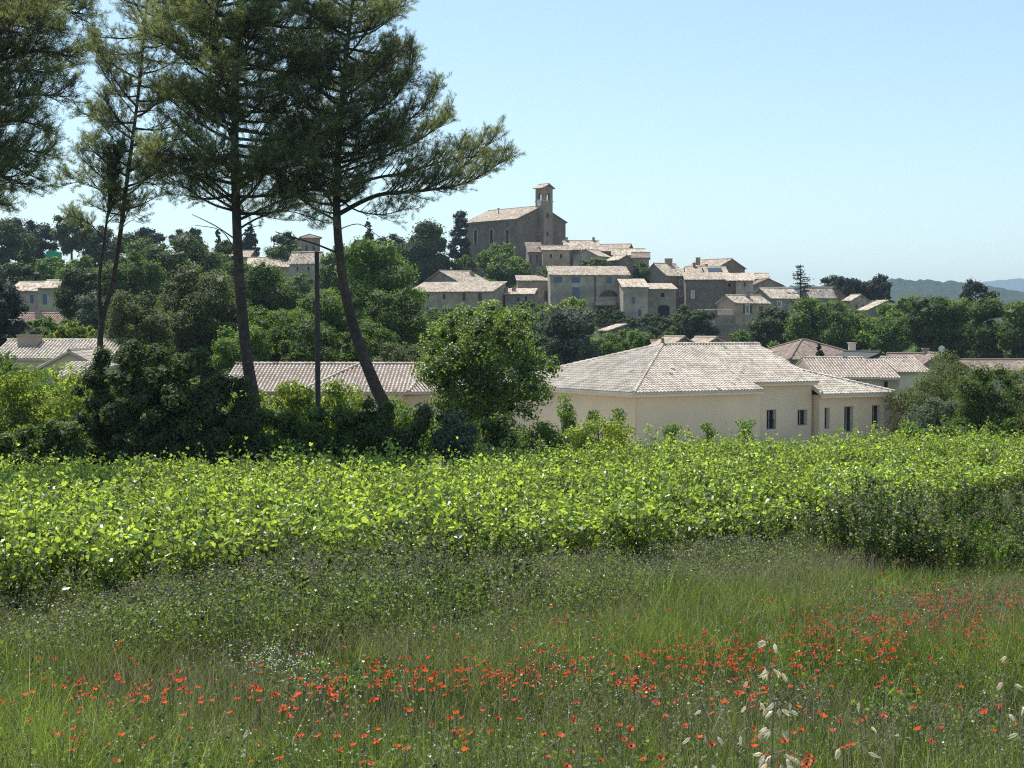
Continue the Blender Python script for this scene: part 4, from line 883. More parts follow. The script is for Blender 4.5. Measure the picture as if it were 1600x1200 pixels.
# ---------------------------------------------------------------- trees and shrubs
def limbs_into(mb, base, top, r0, rs, n=6, spread=1.0, sides=6):
    """tapered trunk with limbs reaching into the crown"""
    base = Vector(base); top = Vector(top); H = (top - base).length
    pts = [base.lerp(top, t) + Vector((rs.uniform(-1, 1), rs.uniform(-1, 1), 0)) * H * 0.02 * (t > 0) for t in (0, 0.2, 0.4, 0.6, 0.8, 1.0)]
    mb.tube(pts, [r0 * 1.25, r0, r0 * 0.85, r0 * 0.65, r0 * 0.42, r0 * 0.15], sides)
    for i in range(n):
        t = rs.uniform(0.35, 0.85); p = base.lerp(top, t); a = rs.uniform(0, 2 * math.pi); L = spread * rs.uniform(0.6, 1.0)
        d = Vector((math.cos(a), math.sin(a), rs.uniform(0.3, 0.9))).normalized()
        mb.tube([p, p + d * L * 0.5 + Vector((0, 0, 0.02 * L)), p + d * L], [r0 * 0.45, r0 * 0.28, r0 * 0.06], 5)
import bmesh
_b = bmesh.new(); bmesh.ops.create_icosphere(_b, subdivisions=2, radius=1.0); _b.verts.ensure_lookup_table()
BLOCKER = np.array([v.co[:] for v in _b.verts]); BLOCKERF = np.array([[v.index for v in f.verts] for f in _b.faces]); _b.free()
SEEDN = [100]
def tree(name, label, u0, u1, v0, v1, Y, mat, shape='round', dens=1.0, leaf=None, cat='tree', group=None, ncl=None, cf=0.34, thick=0.9, part='crown', trunk=True, core=True, deep=None, tmpl=None):
    if group == 'undergrowth behind the vineyard': Y -= 2.9
    SEEDN[0] += 1; rs = np.random.RandomState(SEEDN[0])
    top = at((u0 + u1) / 2, v0, Y); bot = at((u0 + u1) / 2, v1, Y); k = Y / F
    rx = (u1 - u0) / 2 * k; cx = top.x; g = ground(cx, Y); zb = max(bot.z, g - 0.2) if v1 < 900 else g
    zb = g if shape == 'mound' and Y < 90 else zb; zb = min(zb, top.z - 0.6); rz = (top.z - zb) / 2; cz = (top.z + zb) / 2
    rx *= 1.10; ry = min(rx * thick, deep or 99)
    root = empty(name, (cx, Y, min(g, zb)), 0, label, cat, group); gz = min(g, zb)
    s = leaf or max(0.11, 2.3 * Y / 1422)      # about two render pixels
    area = (2 * rx) * (2 * rz); n = int(dens * 4.6 * area / (s * s * 0.42)); n = max(700, min(n, 70000))
    if ncl is None: ncl = int(max(16, min(110, 26 * (max(rx, rz) / min(rx, rz)) * (1 + rx / 6))))
    P, N = crown_pts(rs, n, rx, ry, rz, shape, ncl, cf)
    P[:, 2] += cz - gz
    V, Fc = cards(rs, P, N, rs.uniform(0.7, 1.3, n) * s, DIAMOND if tmpl is None else tmpl)
    # clumps share a tone so the crown is mottled at a larger scale too
    cl = (np.sin(P[:, 0] * 3.1 / rx + SEEDN[0]) * np.sin(P[:, 2] * 3.7 / rz + 1) * np.sin(P[:, 1] * 2.9 / ry + 2)) * 0.18
    hc, hr = crown_pts.cl; rn_ = np.clip(rs.uniform(0, 1, n) * 0.8 + 0.1 + cl, 0, 1)
    if core:      # dark opaque blobs added inside each clump to block light and deepen its shade
        hv = rdir(rs, 10) ; HV = (hc[:, None, :] + BLOCKER[None] * (hr * (0.62 if core is True else core))[:, None, None] * [1, 1, 0.8] + [0, 0, cz - gz]) * 1.0
        HV = HV + rs.normal(size=HV.shape) * (hr * 0.08)[:, None, None]
        HF = (BLOCKERF[None] + (np.arange(len(hc)) * len(BLOCKER))[:, None, None]).reshape(-1, 3) + len(V)
        V = np.concatenate([V, HV.reshape(-1, 3)]); link(part, np_mesh(part, V, [Fc, HF], np.concatenate([rn_, rs.uniform(0, 0.3, len(HF))])), M[mat], root)
    else:
        link(part, np_mesh(part, V, [Fc], rn_), M[mat], root)
    mb = MB(); r0 = max(0.05, min(0.35, rz * 0.05 + 0.04))
    if trunk:
        limbs_into(mb, (0, 0, 0), (0, 0, cz + rz * 0.6 - gz), r0, rs, 7, rx * 0.7); mb.build('trunk', M['bark'], root, smooth=True)
    else:
        for i in range(7):
            a = rs.uniform(0, 6.28); q = rs.uniform(0.1, 0.6); mb.tube([(math.cos(a) * rx * q * 0.3, math.sin(a) * ry * q * 0.3, 0), (math.cos(a) * rx * q, math.sin(a) * ry * q, (zb - gz) + rz * 1.3)], [0.035, 0.01], 5)
        mb.build('stem', M['bark'], root, smooth=True)
    return root
def shrub(label, *a, name='shrub', **k):
    k.setdefault('cat', 'shrub'); k.setdefault('part', 'foliage'); k.setdefault('trunk', False); k.setdefault('shape', 'mound')
    return tree(name, label, *a, **k)
def plant_all():
    HG = 'trees on the village hillside'; VT = 'trees among the village houses'; MG = 'trees below the village'; RG = 'row of leafy trees at the right'; UG = 'undergrowth behind the vineyard'
    T = tree
    # skyline and hillside at the left
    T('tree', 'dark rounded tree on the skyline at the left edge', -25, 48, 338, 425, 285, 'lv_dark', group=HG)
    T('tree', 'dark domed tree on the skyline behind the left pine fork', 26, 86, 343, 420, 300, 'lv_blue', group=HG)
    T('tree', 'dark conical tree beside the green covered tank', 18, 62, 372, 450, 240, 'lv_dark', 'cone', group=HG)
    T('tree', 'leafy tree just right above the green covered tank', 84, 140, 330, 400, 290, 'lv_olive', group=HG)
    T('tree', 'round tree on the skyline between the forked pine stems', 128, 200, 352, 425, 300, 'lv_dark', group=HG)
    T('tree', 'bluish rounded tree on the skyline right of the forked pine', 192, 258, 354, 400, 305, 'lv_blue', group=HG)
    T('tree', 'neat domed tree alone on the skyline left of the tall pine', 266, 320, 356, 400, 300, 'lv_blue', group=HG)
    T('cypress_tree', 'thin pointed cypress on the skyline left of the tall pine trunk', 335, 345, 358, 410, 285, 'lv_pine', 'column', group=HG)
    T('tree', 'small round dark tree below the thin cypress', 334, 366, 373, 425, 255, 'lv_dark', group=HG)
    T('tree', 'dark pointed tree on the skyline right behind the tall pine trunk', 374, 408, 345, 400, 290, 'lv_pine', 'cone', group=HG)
    T('tree', 'dark pointed tree left of the ruined tower house', 420, 470, 362, 420, 285, 'lv_dark', group=HG)
    T('tree', 'dark slender conifer on the skyline right of the leaning pine', 560, 590, 340, 405, 300, 'lv_pine', 'cone', group=HG)
    T('tree', 'rounded tree between the slender conifer and the umbrella pine', 588, 632, 362, 420, 300, 'lv_blue', group=HG)
    T('tree', 'green leafy tree under the covered tank at left', 54, 112, 402, 446, 240, 'lv_green', group=HG)
    T('tree', 'broad dark tree behind the far left beige house', -30, 62, 408, 462, 225, 'lv_dark', group=HG)
    T('tree', 'dense green tree behind the forked pine at mid height', 84, 176, 405, 480, 225, 'lv_mid', group=HG)
    T('tree', 'wide green tree below the bluish skyline tree', 180, 262, 376, 470, 235, 'lv_mid', group=HG)
    # left middle distance
    T('tree', 'round light-tipped tree cut by the left edge', -45, 40, 432, 545, 118, 'lv_blue', group=MG)
    T('tree', 'dark evergreen with pale tips right of the beige house', 82, 168, 418, 508, 165, 'lv_dark', group=MG)
    T('tree', 'small silvery tree behind the fork of the thin pine', 112, 168, 455, 520, 150, 'lv_grey', group=MG)
    shrub('low bright bushes below the pink roof at left', 14, 132, 497, 548, 128, 'lv_green', group=MG)
    shrub('sunlit bushes above the low gabled house at left', 70, 160, 502, 552, 122, 'lv_bright', group=MG)
    T('tree', 'leafy green tree filling the gap right of the forked pine', 158, 252, 392, 525, 168, 'lv_mid', group=MG)
    T('tree', 'large dark oak left of the tall pine trunk', 226, 338, 366, 505, 182, 'lv_dark', group=MG)
    T('tree', 'olive green tree below the large dark oak', 160, 262, 455, 600, 105, 'lv_olive', group=MG, dens=0.9)
    T('tree', 'broad pale olive tree leaning against the tall pine trunk', 246, 385, 420, 600, 112, 'lv_olive', group=MG)
    T('tree', 'green tree directly right of the tall pine trunk', 368, 470, 412, 560, 150, 'lv_mid', group=MG)
    T('tree', 'fresh green tree left of the wooden pole', 378, 500, 468, 590, 112, 'lv_green', group=MG, cf=0.3)
    T('tree', 'mid green tree between pole and leaning pine trunk', 458, 560, 440, 590, 118, 'lv_mid', group=MG)
    T('tree', 'tall light green tree behind the leaning pine trunk', 512, 652, 372, 545, 152, 'lv_green', group=MG, cf=0.3)
    T('tree', 'spreading green tree right of the leaning pine trunk', 560, 668, 455, 590, 120, 'lv_mid', group=MG)
    T('tree', 'pale olive bush above the low hip roof', 570, 690, 535, 605, 100, 'lv_olive', group=MG, dens=0.9)
    T('tree', 'green tree under the long farmhouse behind the round oak', 640, 760, 478, 560, 190, 'lv_mid', group=MG)
    T('tree', 'grey green tree behind the right edge of the round oak', 770, 872, 478, 580, 152, 'lv_grey', group=MG, cf=0.3)
    T('tree', 'tall silvery poplar left of the long pale roof', 850, 938, 483, 592, 145, 'lv_grey', 'column', group=MG, cf=0.42)
    T('tree', 'yellow green tree in front of the shuttered loggia house', 855, 918, 459, 522, 232, 'lv_bright', group=VT)
    T('tree', 'green tree above the left slope of the main roof', 905, 985, 524, 600, 150, 'lv_green', group=MG)
    T('tree', 'bushy tree just left of the roof finial', 955, 1028, 515, 575, 165, 'lv_green', group=MG)
    T('tree', 'round green bush among dark balls left of the ivy mound', 1030, 1060, 510, 545, 215, 'lv_mid', group=VT)
    T('tree', 'small dark ball shaped tree nearest the ruined shed', 1012, 1034, 508, 534, 235, 'lv_dark', group=VT)
    T('tree', 'larger dark ball shaped tree left of the ivy mound', 1026, 1068, 497, 532, 238, 'lv_dark', group=VT)
    T('tree', 'big dark ivy covered mound below the dark stone houses', 1066, 1124, 480, 538, 242, 'lv_dark', group=VT)
    T('tree', 'light bush on top of the garden wall left of the ivy mound', 1052, 1090, 476, 520, 246, 'lv_olive', group=VT)
    T('tree', 'small bright tree just above the main ridge', 1140, 1178, 515, 550, 222, 'lv_green', group=VT)
    T('tree', 'round bushy tree above the right end of the main ridge', 1176, 1244, 537, 590, 175, 'lv_green', group=MG)
    T('tree', 'dense green tree covering the house wall left of the tall pine', 318, 392, 400, 480, 236, 'lv_mid', group=HG)
    T('tree', 'green tree in front of the pale bluish roof', 384, 452, 420, 490, 234, 'lv_green', group=HG)
    T('tree', 'green tree hiding the wall under the warm tiled roof', 436, 500, 424, 500, 228, 'lv_mid', group=HG)
    T('tree', 'dark tree close to the left side of the ruined tower', 424, 474, 372, 430, 262, 'lv_dark', group=HG)
    T('tree', 'leafy tree between leaning pine and tower house', 500, 560, 385, 470, 232, 'lv_green', group=HG)
    T('tree', 'dark green tree behind the forked stems at mid slope', 130, 205, 430, 520, 186, 'lv_dark', group=MG)
    T('tree', 'mid green tree filling the slope behind the fork', 195, 270, 470, 580, 128, 'lv_mid', group=MG)
    T('tree', 'green tree close behind the tall pine trunk foot', 330, 420, 500, 600, 106, 'lv_green', group=MG)
    T('tree', 'dark green tree behind the pole at mid height', 430, 520, 500, 600, 106, 'lv_mid', group=MG)
    T('tree', 'green tree behind the leaning pine at mid height', 535, 620, 505, 600, 108, 'lv_green', group=MG)
    # village trees
    T('umbrella_pine', 'big dark round umbrella pine left of the church', 621, 706, 347, 456, 300, 'lv_dark', cf=0.38, group=VT)
    T('pine_tree', 'tall dark pine touching the left wall of the church', 701, 738, 330, 428, 318, 'lv_pine', 'column', group=VT, dens=0.7)
    T('tree', 'low green tree between umbrella pine and church wall', 703, 748, 398, 434, 300, 'lv_mid', group=VT)
    T('tree', 'bright round tree in front of the lancet windows', 747, 803, 378, 432, 298, 'lv_green', group=VT)
    T('tree', 'large domed tree below the church tower', 760, 830, 399, 450, 290, 'lv_green', group=VT)
    T('tree', 'small green tree beside the upper house cluster', 984, 1022, 411, 446, 290, 'lv_mid', group=VT)
    T('tree', 'low bush in front of the pale gabled house', 904, 955, 403, 424, 286, 'lv_olive', group=VT)
    shrub('green shrubs at the foot of the church annex wall', 836, 892, 416, 436, 284, 'lv_mid', group=VT)
    shrub('dark ivy at the base of the loggia house', 915, 975, 480, 505, 262, 'lv_dark', group=VT)
    shrub('dark shrubs under the small blue shutters', 975, 1060, 488, 512, 256, 'lv_dark', group=VT)
    shrub('shrubs below the narrow warm stone house', 800, 862, 470, 500, 258, 'lv_mid', group=VT)
    # right side
    T('tree', 'dark round tree below the railed terrace house', 1176, 1246, 478, 562, 212, 'lv_dark', group=RG)
    T('tree', 'broad bright green tree below the bare cedar', 1226, 1344, 466, 560, 206, 'lv_green', group=RG)
    T('tree', 'dark green tree between the two broad bright trees', 1300, 1368, 480, 562, 210, 'lv_mid', group=RG)
    T('tree', 'broad green tree behind the barn roof', 1344, 1436, 478, 565, 200, 'lv_green', group=RG)
    T('tree', 'tall plane tree, first from the left in the dark row', 1420, 1482, 467, 576, 188, 'lv_mid', 'column', group=RG, cf=0.5)
    T('tree', 'tall plane tree under the dark pine top', 1470, 1528, 470, 576, 190, 'lv_green', 'column', group=RG, cf=0.5)
    T('tree', 'tall plane tree, third from the left in the dark row', 1514, 1572, 468, 578, 184, 'lv_mid', 'column', group=RG, cf=0.5)
    T('tree', 'tall plane tree at the right edge of the picture', 1562, 1632, 474, 580, 180, 'lv_mid', 'column', group=RG, cf=0.5)
    T('pine_tree', 'dark pine crown standing above the plane tree row', 1500, 1552, 435, 492, 258, 'lv_pine', group=RG, dens=0.7)
    T('tree', 'pale green tree top left of the plane tree row', 1394, 1446, 462, 500, 262, 'lv_green', group=RG)
    T('tree', 'pale green tree top behind the plane tree row', 1448, 1500, 466, 500, 270, 'lv_green', group=RG)
    T('tree', 'green tree top right behind the plane tree row', 1560, 1630, 472, 510, 268, 'lv_mid', group=RG)
    FP = 'far pine clump right of the village'
    T('pine_tree', 'leftmost pine of the far dark clump', 1280, 1318, 431, 472, 335, 'lv_pine', group=FP)
    T('pine_tree', 'second pine of the far dark clump', 1306, 1346, 429, 474, 330, 'lv_pine', group=FP)
    T('pine_tree', 'third pine of the far dark clump', 1334, 1370, 430, 474, 332, 'lv_pine', group=FP)
    T('pine_tree', 'tallest rounded pine at the right of the far dark clump', 1358, 1394, 428, 474, 328, 'lv_pine', group=FP)
    T('conifer_tree', 'small pointed conifer ending the far pine clump', 1380, 1396, 440, 476, 322, 'lv_pine', 'cone', group=FP)
    T('cypress_tree', 'dark pyramid cypress in front of the brown hip roof', 1264, 1296, 537, 592, 124, 'lv_pine', 'cone', ncl=40)
    shrub('light bushes behind the right end of the main roof', 1240, 1282, 560, 580, 118, 'lv_green')
    OG = 'trees and bushes right of the cream house'
    T('tree', 'feathery olive tree beside the cream wall, upper left one', 1396, 1494, 582, 700, 86, 'lv_olive', group=OG, dens=0.9, core=False, leaf=0.14)
    T('tree', 'tall feathery pale tree behind the olive bushes', 1440, 1545, 548, 690, 92, 'lv_olive', group=OG, dens=0.9, core=False, leaf=0.14)
    T('tree', 'silvery olive bush in the middle of the right thicket', 1418, 1508, 618, 700, 78, 'lv_grey', group=OG, core=0.35, leaf=0.14)
    T('tree', 'dark leafy tree right of the feathery pale tree', 1486, 1584, 562, 705, 77, 'lv_mid', group=OG, cf=0.3, core=0.4, leaf=0.14)
    T('tree', 'leafy tree cut by the right edge', 1545, 1665, 574, 705, 79, 'lv_olive', group=OG, cf=0.3, core=0.4, leaf=0.14)
    shrub('green shrub at the foot of the cream house corner', 1390, 1462, 652, 712, 70, 'lv_green', group=OG, core=0.35, leaf=0.14)
    shrub('large green shrub below the silvery olive bush', 1440, 1530, 652, 712, 69, 'lv_mid', group=OG, core=0.35, leaf=0.14)
    shrub('green shrub at the right edge behind the vines', 1515, 1620, 660, 712, 68, 'lv_mid', group=OG, core=0.35, leaf=0.14)
    # undergrowth behind the vineyard
    S = shrub
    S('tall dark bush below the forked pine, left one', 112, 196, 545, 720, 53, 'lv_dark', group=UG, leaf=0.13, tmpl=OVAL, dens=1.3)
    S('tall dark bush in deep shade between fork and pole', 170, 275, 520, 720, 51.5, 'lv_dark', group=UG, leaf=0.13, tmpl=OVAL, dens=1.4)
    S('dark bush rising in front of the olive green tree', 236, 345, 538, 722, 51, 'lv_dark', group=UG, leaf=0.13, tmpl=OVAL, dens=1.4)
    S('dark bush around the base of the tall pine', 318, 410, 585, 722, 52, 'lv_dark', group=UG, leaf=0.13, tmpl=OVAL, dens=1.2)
    S('leafy bush left of the wooden pole foot', 392, 482, 618, 722, 53, 'lv_mid', group=UG, leaf=0.13, tmpl=OVAL)
    S('leafy bush right of the wooden pole foot', 466, 560, 622, 724, 53, 'lv_mid', group=UG, leaf=0.13, tmpl=OVAL)
    S('dark leafy bush at the foot of the leaning pine', 536, 640, 612, 722, 53.5, 'lv_mid', group=UG, leaf=0.13, tmpl=OVAL)
    S('greyish bush left under the round oak', 600, 690, 622, 716, 54, 'lv_olive', group=UG, leaf=0.13, tmpl=OVAL, dens=0.9)
    S('pale fine leaved bush below the round oak', 672, 752, 640, 712, 54, 'lv_grey', group=UG, leaf=0.13, tmpl=OVAL, dens=0.9)
    S('dark low bush against the round oak trunk', 735, 820, 646, 712, 55, 'lv_mid', group=UG, leaf=0.13, tmpl=OVAL)
    YG = 'sunlit yellow green bushes behind the pines'
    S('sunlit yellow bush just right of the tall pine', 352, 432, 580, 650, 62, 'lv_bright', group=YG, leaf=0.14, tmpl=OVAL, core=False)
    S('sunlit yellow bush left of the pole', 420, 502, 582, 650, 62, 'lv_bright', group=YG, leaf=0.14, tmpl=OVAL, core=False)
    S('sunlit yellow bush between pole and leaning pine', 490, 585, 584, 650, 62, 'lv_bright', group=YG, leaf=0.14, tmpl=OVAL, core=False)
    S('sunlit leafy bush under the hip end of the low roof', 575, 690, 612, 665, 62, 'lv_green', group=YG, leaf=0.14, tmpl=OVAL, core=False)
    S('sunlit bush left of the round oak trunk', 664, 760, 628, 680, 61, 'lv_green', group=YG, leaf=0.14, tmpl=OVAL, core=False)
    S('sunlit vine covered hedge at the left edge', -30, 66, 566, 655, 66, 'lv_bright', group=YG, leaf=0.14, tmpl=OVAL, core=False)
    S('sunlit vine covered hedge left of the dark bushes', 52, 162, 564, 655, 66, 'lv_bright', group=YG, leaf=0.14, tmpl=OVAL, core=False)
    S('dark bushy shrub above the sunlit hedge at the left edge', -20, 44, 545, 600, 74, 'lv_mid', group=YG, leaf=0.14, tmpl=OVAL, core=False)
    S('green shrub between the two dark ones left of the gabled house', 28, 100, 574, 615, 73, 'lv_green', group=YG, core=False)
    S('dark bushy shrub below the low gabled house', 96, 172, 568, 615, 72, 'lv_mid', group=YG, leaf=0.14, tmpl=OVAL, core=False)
    S('dusky low bush left below the dry grass', -40, 70, 662, 722, 50.5, 'lv_mid', group=UG, leaf=0.13, tmpl=OVAL)
    S('dusky low bush between dry grass and dark bushes', 50, 152, 648, 722, 51, 'lv_mid', group=UG, leaf=0.13, tmpl=OVAL)
    BG = 'brambles and young shoots beside the cream house'
    S('broad bramble mound left of the cream house', 790, 905, 655, 712, 58, 'lv_green', group=BG, tmpl=OVAL, core=False)
    S('low bramble mound in front of the cream house corner', 880, 1000, 650, 712, 61, 'lv_bright', group=BG, core=False)
    for lab, u0, u1, v0, Y in (('leftmost tall feathery shoot beside the cream house', 868, 906, 618, 64), ('middle tall feathery shoot beside the cream house', 912, 946, 626, 64), ('right tall feathery shoot near the house corner', 952, 980, 634, 64),
                               ('thin shoot before the cream front wall, left one', 1036, 1062, 660, 60), ('thin shoot before the cream front wall, right one', 1090, 1118, 662, 60), ('leafy sapling before the wall just left of the barred window', 1146, 1180, 652, 58)):
        S(lab, u0, u1, v0, 712, Y, 'lv_green', group=BG, name='sapling', cat='sapling', shape='column', dens=0.55, cf=0.55, core=False, leaf=0.1, ncl=14)
    # the round oak in the middle
    T('oak_tree', 'round leafy oak standing alone between vineyard and houses', 652, 866, 464, 692, 57, 'oak', 'round', 0.9, leaf=0.125, ncl=150, cf=0.2, tmpl=OVAL, core=0.22)
plant_all()

def cedar():
    p = at(1250, 485, 240); g = ground(p.x, 240); top = at(1250, 412, 240).z
    root = empty('cedar_tree', (p.x, 240, g), 0, 'thin see-through cedar with bare tiered branches above the right trees', 'tree')
    rs = np.random.RandomState(5); mb = MB(); H = top - g
    mb.tube([(0, 0, 0), (0.1, 0, H * 0.5), (0.0, 0, H)], [0.3, 0.2, 0.03], 6); P = []
    for i in range(46):
        t = rs.uniform(0.38, 0.97); z = H * t; L = (1 - t) * 5.2 + 0.5; a = rs.uniform(0, 6.28); L *= rs.uniform(0.5, 1)
        e = Vector((math.cos(a) * L, math.sin(a) * L, z + L * 0.12)); s = Vector((0, 0, z)); mb.tube([s, s.lerp(e, 0.5) + Vector((0, 0, 0.1)), e], [0.07, 0.045, 0.02], 4)
        for k in range(int(26 * L / 3) + 5):
            q = rs.uniform(0.35, 1.05); c = s.lerp(e, q); P.append([c.x + rs.normal() * 0.25, c.y + rs.normal() * 0.25, c.z + rs.normal() * 0.08])
    mb.build('trunk', M['bark'], root, smooth=True); P = np.array(P)
    V, Fc = cards(rs, P, np.array([0, 0, 1]) + rs.normal(size=P.shape) * 0.5, rs.uniform(0.25, 0.45, len(P)))
    link('crown', np_mesh('crown', V, [Fc], rs.uniform(0, 1, len(P))), M['lv_pine'], root)
cedar()

def scrub():
    """low brush covering the slopes between the trees, and the far wooded plain"""
    rs = np.random.RandomState(9); n = 95000; m = 45000
    y = np.concatenate([rs.uniform(62, 360, n), rs.uniform(56, 120, m)]); n += m; r = rs.uniform(-0.46, 0.46, n); x = r * y
    keep = ~((y < 110) & (x > 1) & (x < 32)) ; x, y = x[keep], y[keep]; n = len(x)
    lump = np.sin(x * 0.35 + 2) * np.sin(y * 0.22 + 1) + np.sin(x * 0.9 + y * 0.5)
    z = ground_np(x, y) + rs.uniform(0, 1, n) * np.clip(0.9 + 0.6 * lump, 0.2, 2.2)
    P = np.stack([x, y, z], 1); N = rs.normal(size=(n, 3)) + [0, 0, 0.9]
    V, Fc = cards(rs, P, N, np.maximum(0.18, 2.4 * y / 1422) * rs.uniform(0.7, 1.4, n))
    tag(link('scrub', np_mesh('scrub', V, [Fc], rs.uniform(0, 1, n)), M['lv_mid']), 'low green brush covering the slopes between trees and houses', 'scrub', kind='stuff')
    n = 60000; y = rs.uniform(380, 1700, n); x = rs.uniform(0.05, 0.42, n) * y
    z = ground_np(x, y) + rs.uniform(0, 1, n) * (7 + 4 * np.sin(x * 0.05) * np.sin(y * 0.03))
    P = np.stack([x, y, z], 1); V, Fc = cards(rs, P, rs.normal(size=(n, 3)) + [0, 0, 0.9], 3.2 * y / 1422 * rs.uniform(0.8, 1.5, n))
    tag(link('distant_wood', np_mesh('distant_wood', V, [Fc], rs.uniform(0, 1, n)), M['lv_mid']), 'distant green woodland on the plain below the blue hills', 'woodland', kind='stuff')
scrub()
# ---------------------------------------------------------------- the tall pines and the pole
def needle_mesh(rs, C, D, n_per, Ln, w=0.0055, spread=0.85):
    """C tuft centres, D tuft directions -> needle triangles"""
    m = len(C); c = np.repeat(C, n_per, 0); d = np.repeat(D, n_per, 0) + rs.normal(size=(m * n_per, 3)) * spread; d = unit(d)
    c = c + rs.normal(size=c.shape) * 0.03
    s = unit(np.cross(d, rs.normal(size=d.shape))); L = (Ln * rs.uniform(0.7, 1.2, len(c)))[:, None]
    V = np.stack([c - s * w, c + s * w, c + d * L], 1).reshape(-1, 3)
    return V, np.arange(len(V)).reshape(-1, 3), np.repeat(rs.uniform(0, 1, m), n_per)
def bez(pts, n):
    pts = [Vector(p) for p in pts]; out = []
    for i in range(len(pts) - 1):
        p0 = pts[max(i - 1, 0)]; p1 = pts[i]; p2 = pts[i + 1]; p3 = pts[min(i + 2, len(pts) - 1)]
        for k in range(n):
            t = k / n; out.append(0.5 * ((2 * p1) + (p2 - p0) * t + (2 * p0 - 5 * p1 + 4 * p2 - p3) * t * t + (3 * p1 - p0 - 3 * p2 + p3) * t ** 3))
    out.append(pts[-1]); return out
def pine(label, trunk_px, Y, r0, limbs, auto, seed, tuft_step=0.095, n_per=14, base_extra=1.0, rods=(), Ln=0.115):
    """trunk_px: [(u,v)] from the foot up; limbs: [([(u,v,dy)...], radius, leafy from t)]; auto: (t0, t1, count, [(t, length m)])"""
    rs = np.random.RandomState(seed); rn = random.Random(seed)
    foot = at(trunk_px[0][0], trunk_px[0][1], Y); g = ground(foot.x, Y); root = empty('pine_tree', (foot.x, Y, g), 0, label, 'tree', 'tall pines behind the vineyard')
    o = Vector((foot.x, Y, g)); T = [Vector((foot.x + (foot.x - at(*trunk_px[1], Y).x) * 0.15, Y, g - 0.2))] + [at(u, v, Y) for u, v in trunk_px]
    path = bez(T, 5); n = len(path); mb = MB()
    mb.tube([p - o for p in path], [r0 * (1.2 if i == 0 else 1.0) * (1 - 0.80 * (i / n) ** 1.1) for i in range(n)], 12)
    C = []; D = []
    def twigs(p0, p1, rad, dens):
        """leafy spray: a side branch p0->p1 with twigs that carry tufts"""
        L = (p1 - p0).length; d = (p1 - p0).normalized(); mid = p0.lerp(p1, 0.5) + Vector((0, 0, -0.04 * L))
        mb.tube([p0 - o, mid - o, p1 - o], [rad, rad * 0.6, 0.006], 4, cap=False)
        k = max(3, int(L / 0.11 * dens))
        for i in range(k):
            t = 0.25 + 0.75 * (i + rn.random()) / k; q = p0.lerp(mid, t * 2) if t < 0.5 else mid.lerp(p1, t * 2 - 1)
            e = (d * 0.7 + Vector((rn.gauss(0, 1), rn.gauss(0, 1), rn.gauss(0, 0.8) + 0.38)) * 0.62).normalized(); l = rn.uniform(0.18, 0.42)
            mb.tube([q - o, q + e * l - o], [0.007, 0.003], 3, cap=False)
            for j in range(max(2, int(l / tuft_step))):
                s = 0.3 + 0.7 * (j + 1) / max(2, int(l / tuft_step)); C.append(tuple(q + e * l * s - o)); D.append(tuple(e * 0.8 + Vector((0, 0, 0.35))))
    def limb(pts, rad, t0, dens=1.0, sub=1.0):
        p = bez(pts, 5); m = len(p); mb.tube([q - o for q in p], [max(0.012, rad * (1 - 0.85 * i / m)) for i in range(m)], 6)
        Lt = sum((p[i + 1] - p[i]).length for i in range(m - 1)); acc = 0
        steps = int(Lt / 0.135 * dens)
        for i in range(steps):
            t = t0 + (1 - t0) * (i + rn.random() * 0.9) / max(1, steps); x = t * (m - 1); j = min(int(x), m - 2); q = p[j].lerp(p[j + 1], x - j)
            d = (p[j + 1] - p[j]).normalized(); sd = d.cross(Vector((0, 0, 1))); sd.normalize()
            ang = rn.uniform(-1, 1); e = (d * rn.uniform(0.45, 0.9) + sd * (rn.choice((-1, 1)) * rn.uniform(0.2, 0.9)) + Vector((0, 0, rn.uniform(-0.3, 1.35)))).normalized()
            L = 1.15 * sub * rn.uniform(0.5, 1.0) * min(1.5, 0.28 * Lt + 0.35) * (1.15 - 0.55 * t)
            twigs(q, q + e * L, rad * 0.28 * (1 - 0.6 * t) + 0.006, 1.0)
        twigs(p[-2], p[-1] + (p[-1] - p[-2]).normalized() * 0.3, 0.012, 1.3)
    for pts, rad, t0, dens in limbs: limb([at(u, v, Y + dy) for u, v, dy in pts], rad, t0, dens)
    t0, t1, cnt, prof = auto
    tt = [a[0] for a in prof]; ll = [a[1] for a in prof]; ph = rn.uniform(0, 6.28)
    for i in range(cnt):
        t = t0 + (t1 - t0) * (i + 0.5) / cnt; x = t * (n - 1); j = min(int(x), n - 2); q = path[j].lerp(path[j + 1], x - j)
        L = float(np.interp(t, tt, ll)) * rn.uniform(0.75, 1.15); a = ph + i * 2.399 + rn.uniform(-0.3, 0.3); el = rn.uniform(-0.2, 0.6)
        d = Vector((math.cos(a) * math.cos(el), math.sin(a) * math.cos(el), math.sin(el)))
        e = q + d * L + Vector((0, 0, 0.05 * L)); m_ = q.lerp(e, 0.5) - Vector((0, 0, 0.06 * L))
        limb([q, m_, e], 0.02 + L * 0.017, 0.22, 1.0)
    for pts, rad in rods:
        p = bez([at(u, v, Y + dy) for u, v, dy in pts], 4); mb.tube([q - o for q in p], [rad * (1 - 0.7 * i / len(p)) for i in range(len(p))], 5)
    mb.build('trunk', M['pinebark'], root, smooth=True)
    V, Fc, r = needle_mesh(rs, np.array(C), np.array(D), n_per, Ln)
    link('crown', np_mesh('crown', V, [Fc], r), M['needle'], root)
    print('PINE', label[:30], len(C), 'tufts', len(Fc), 'needles')
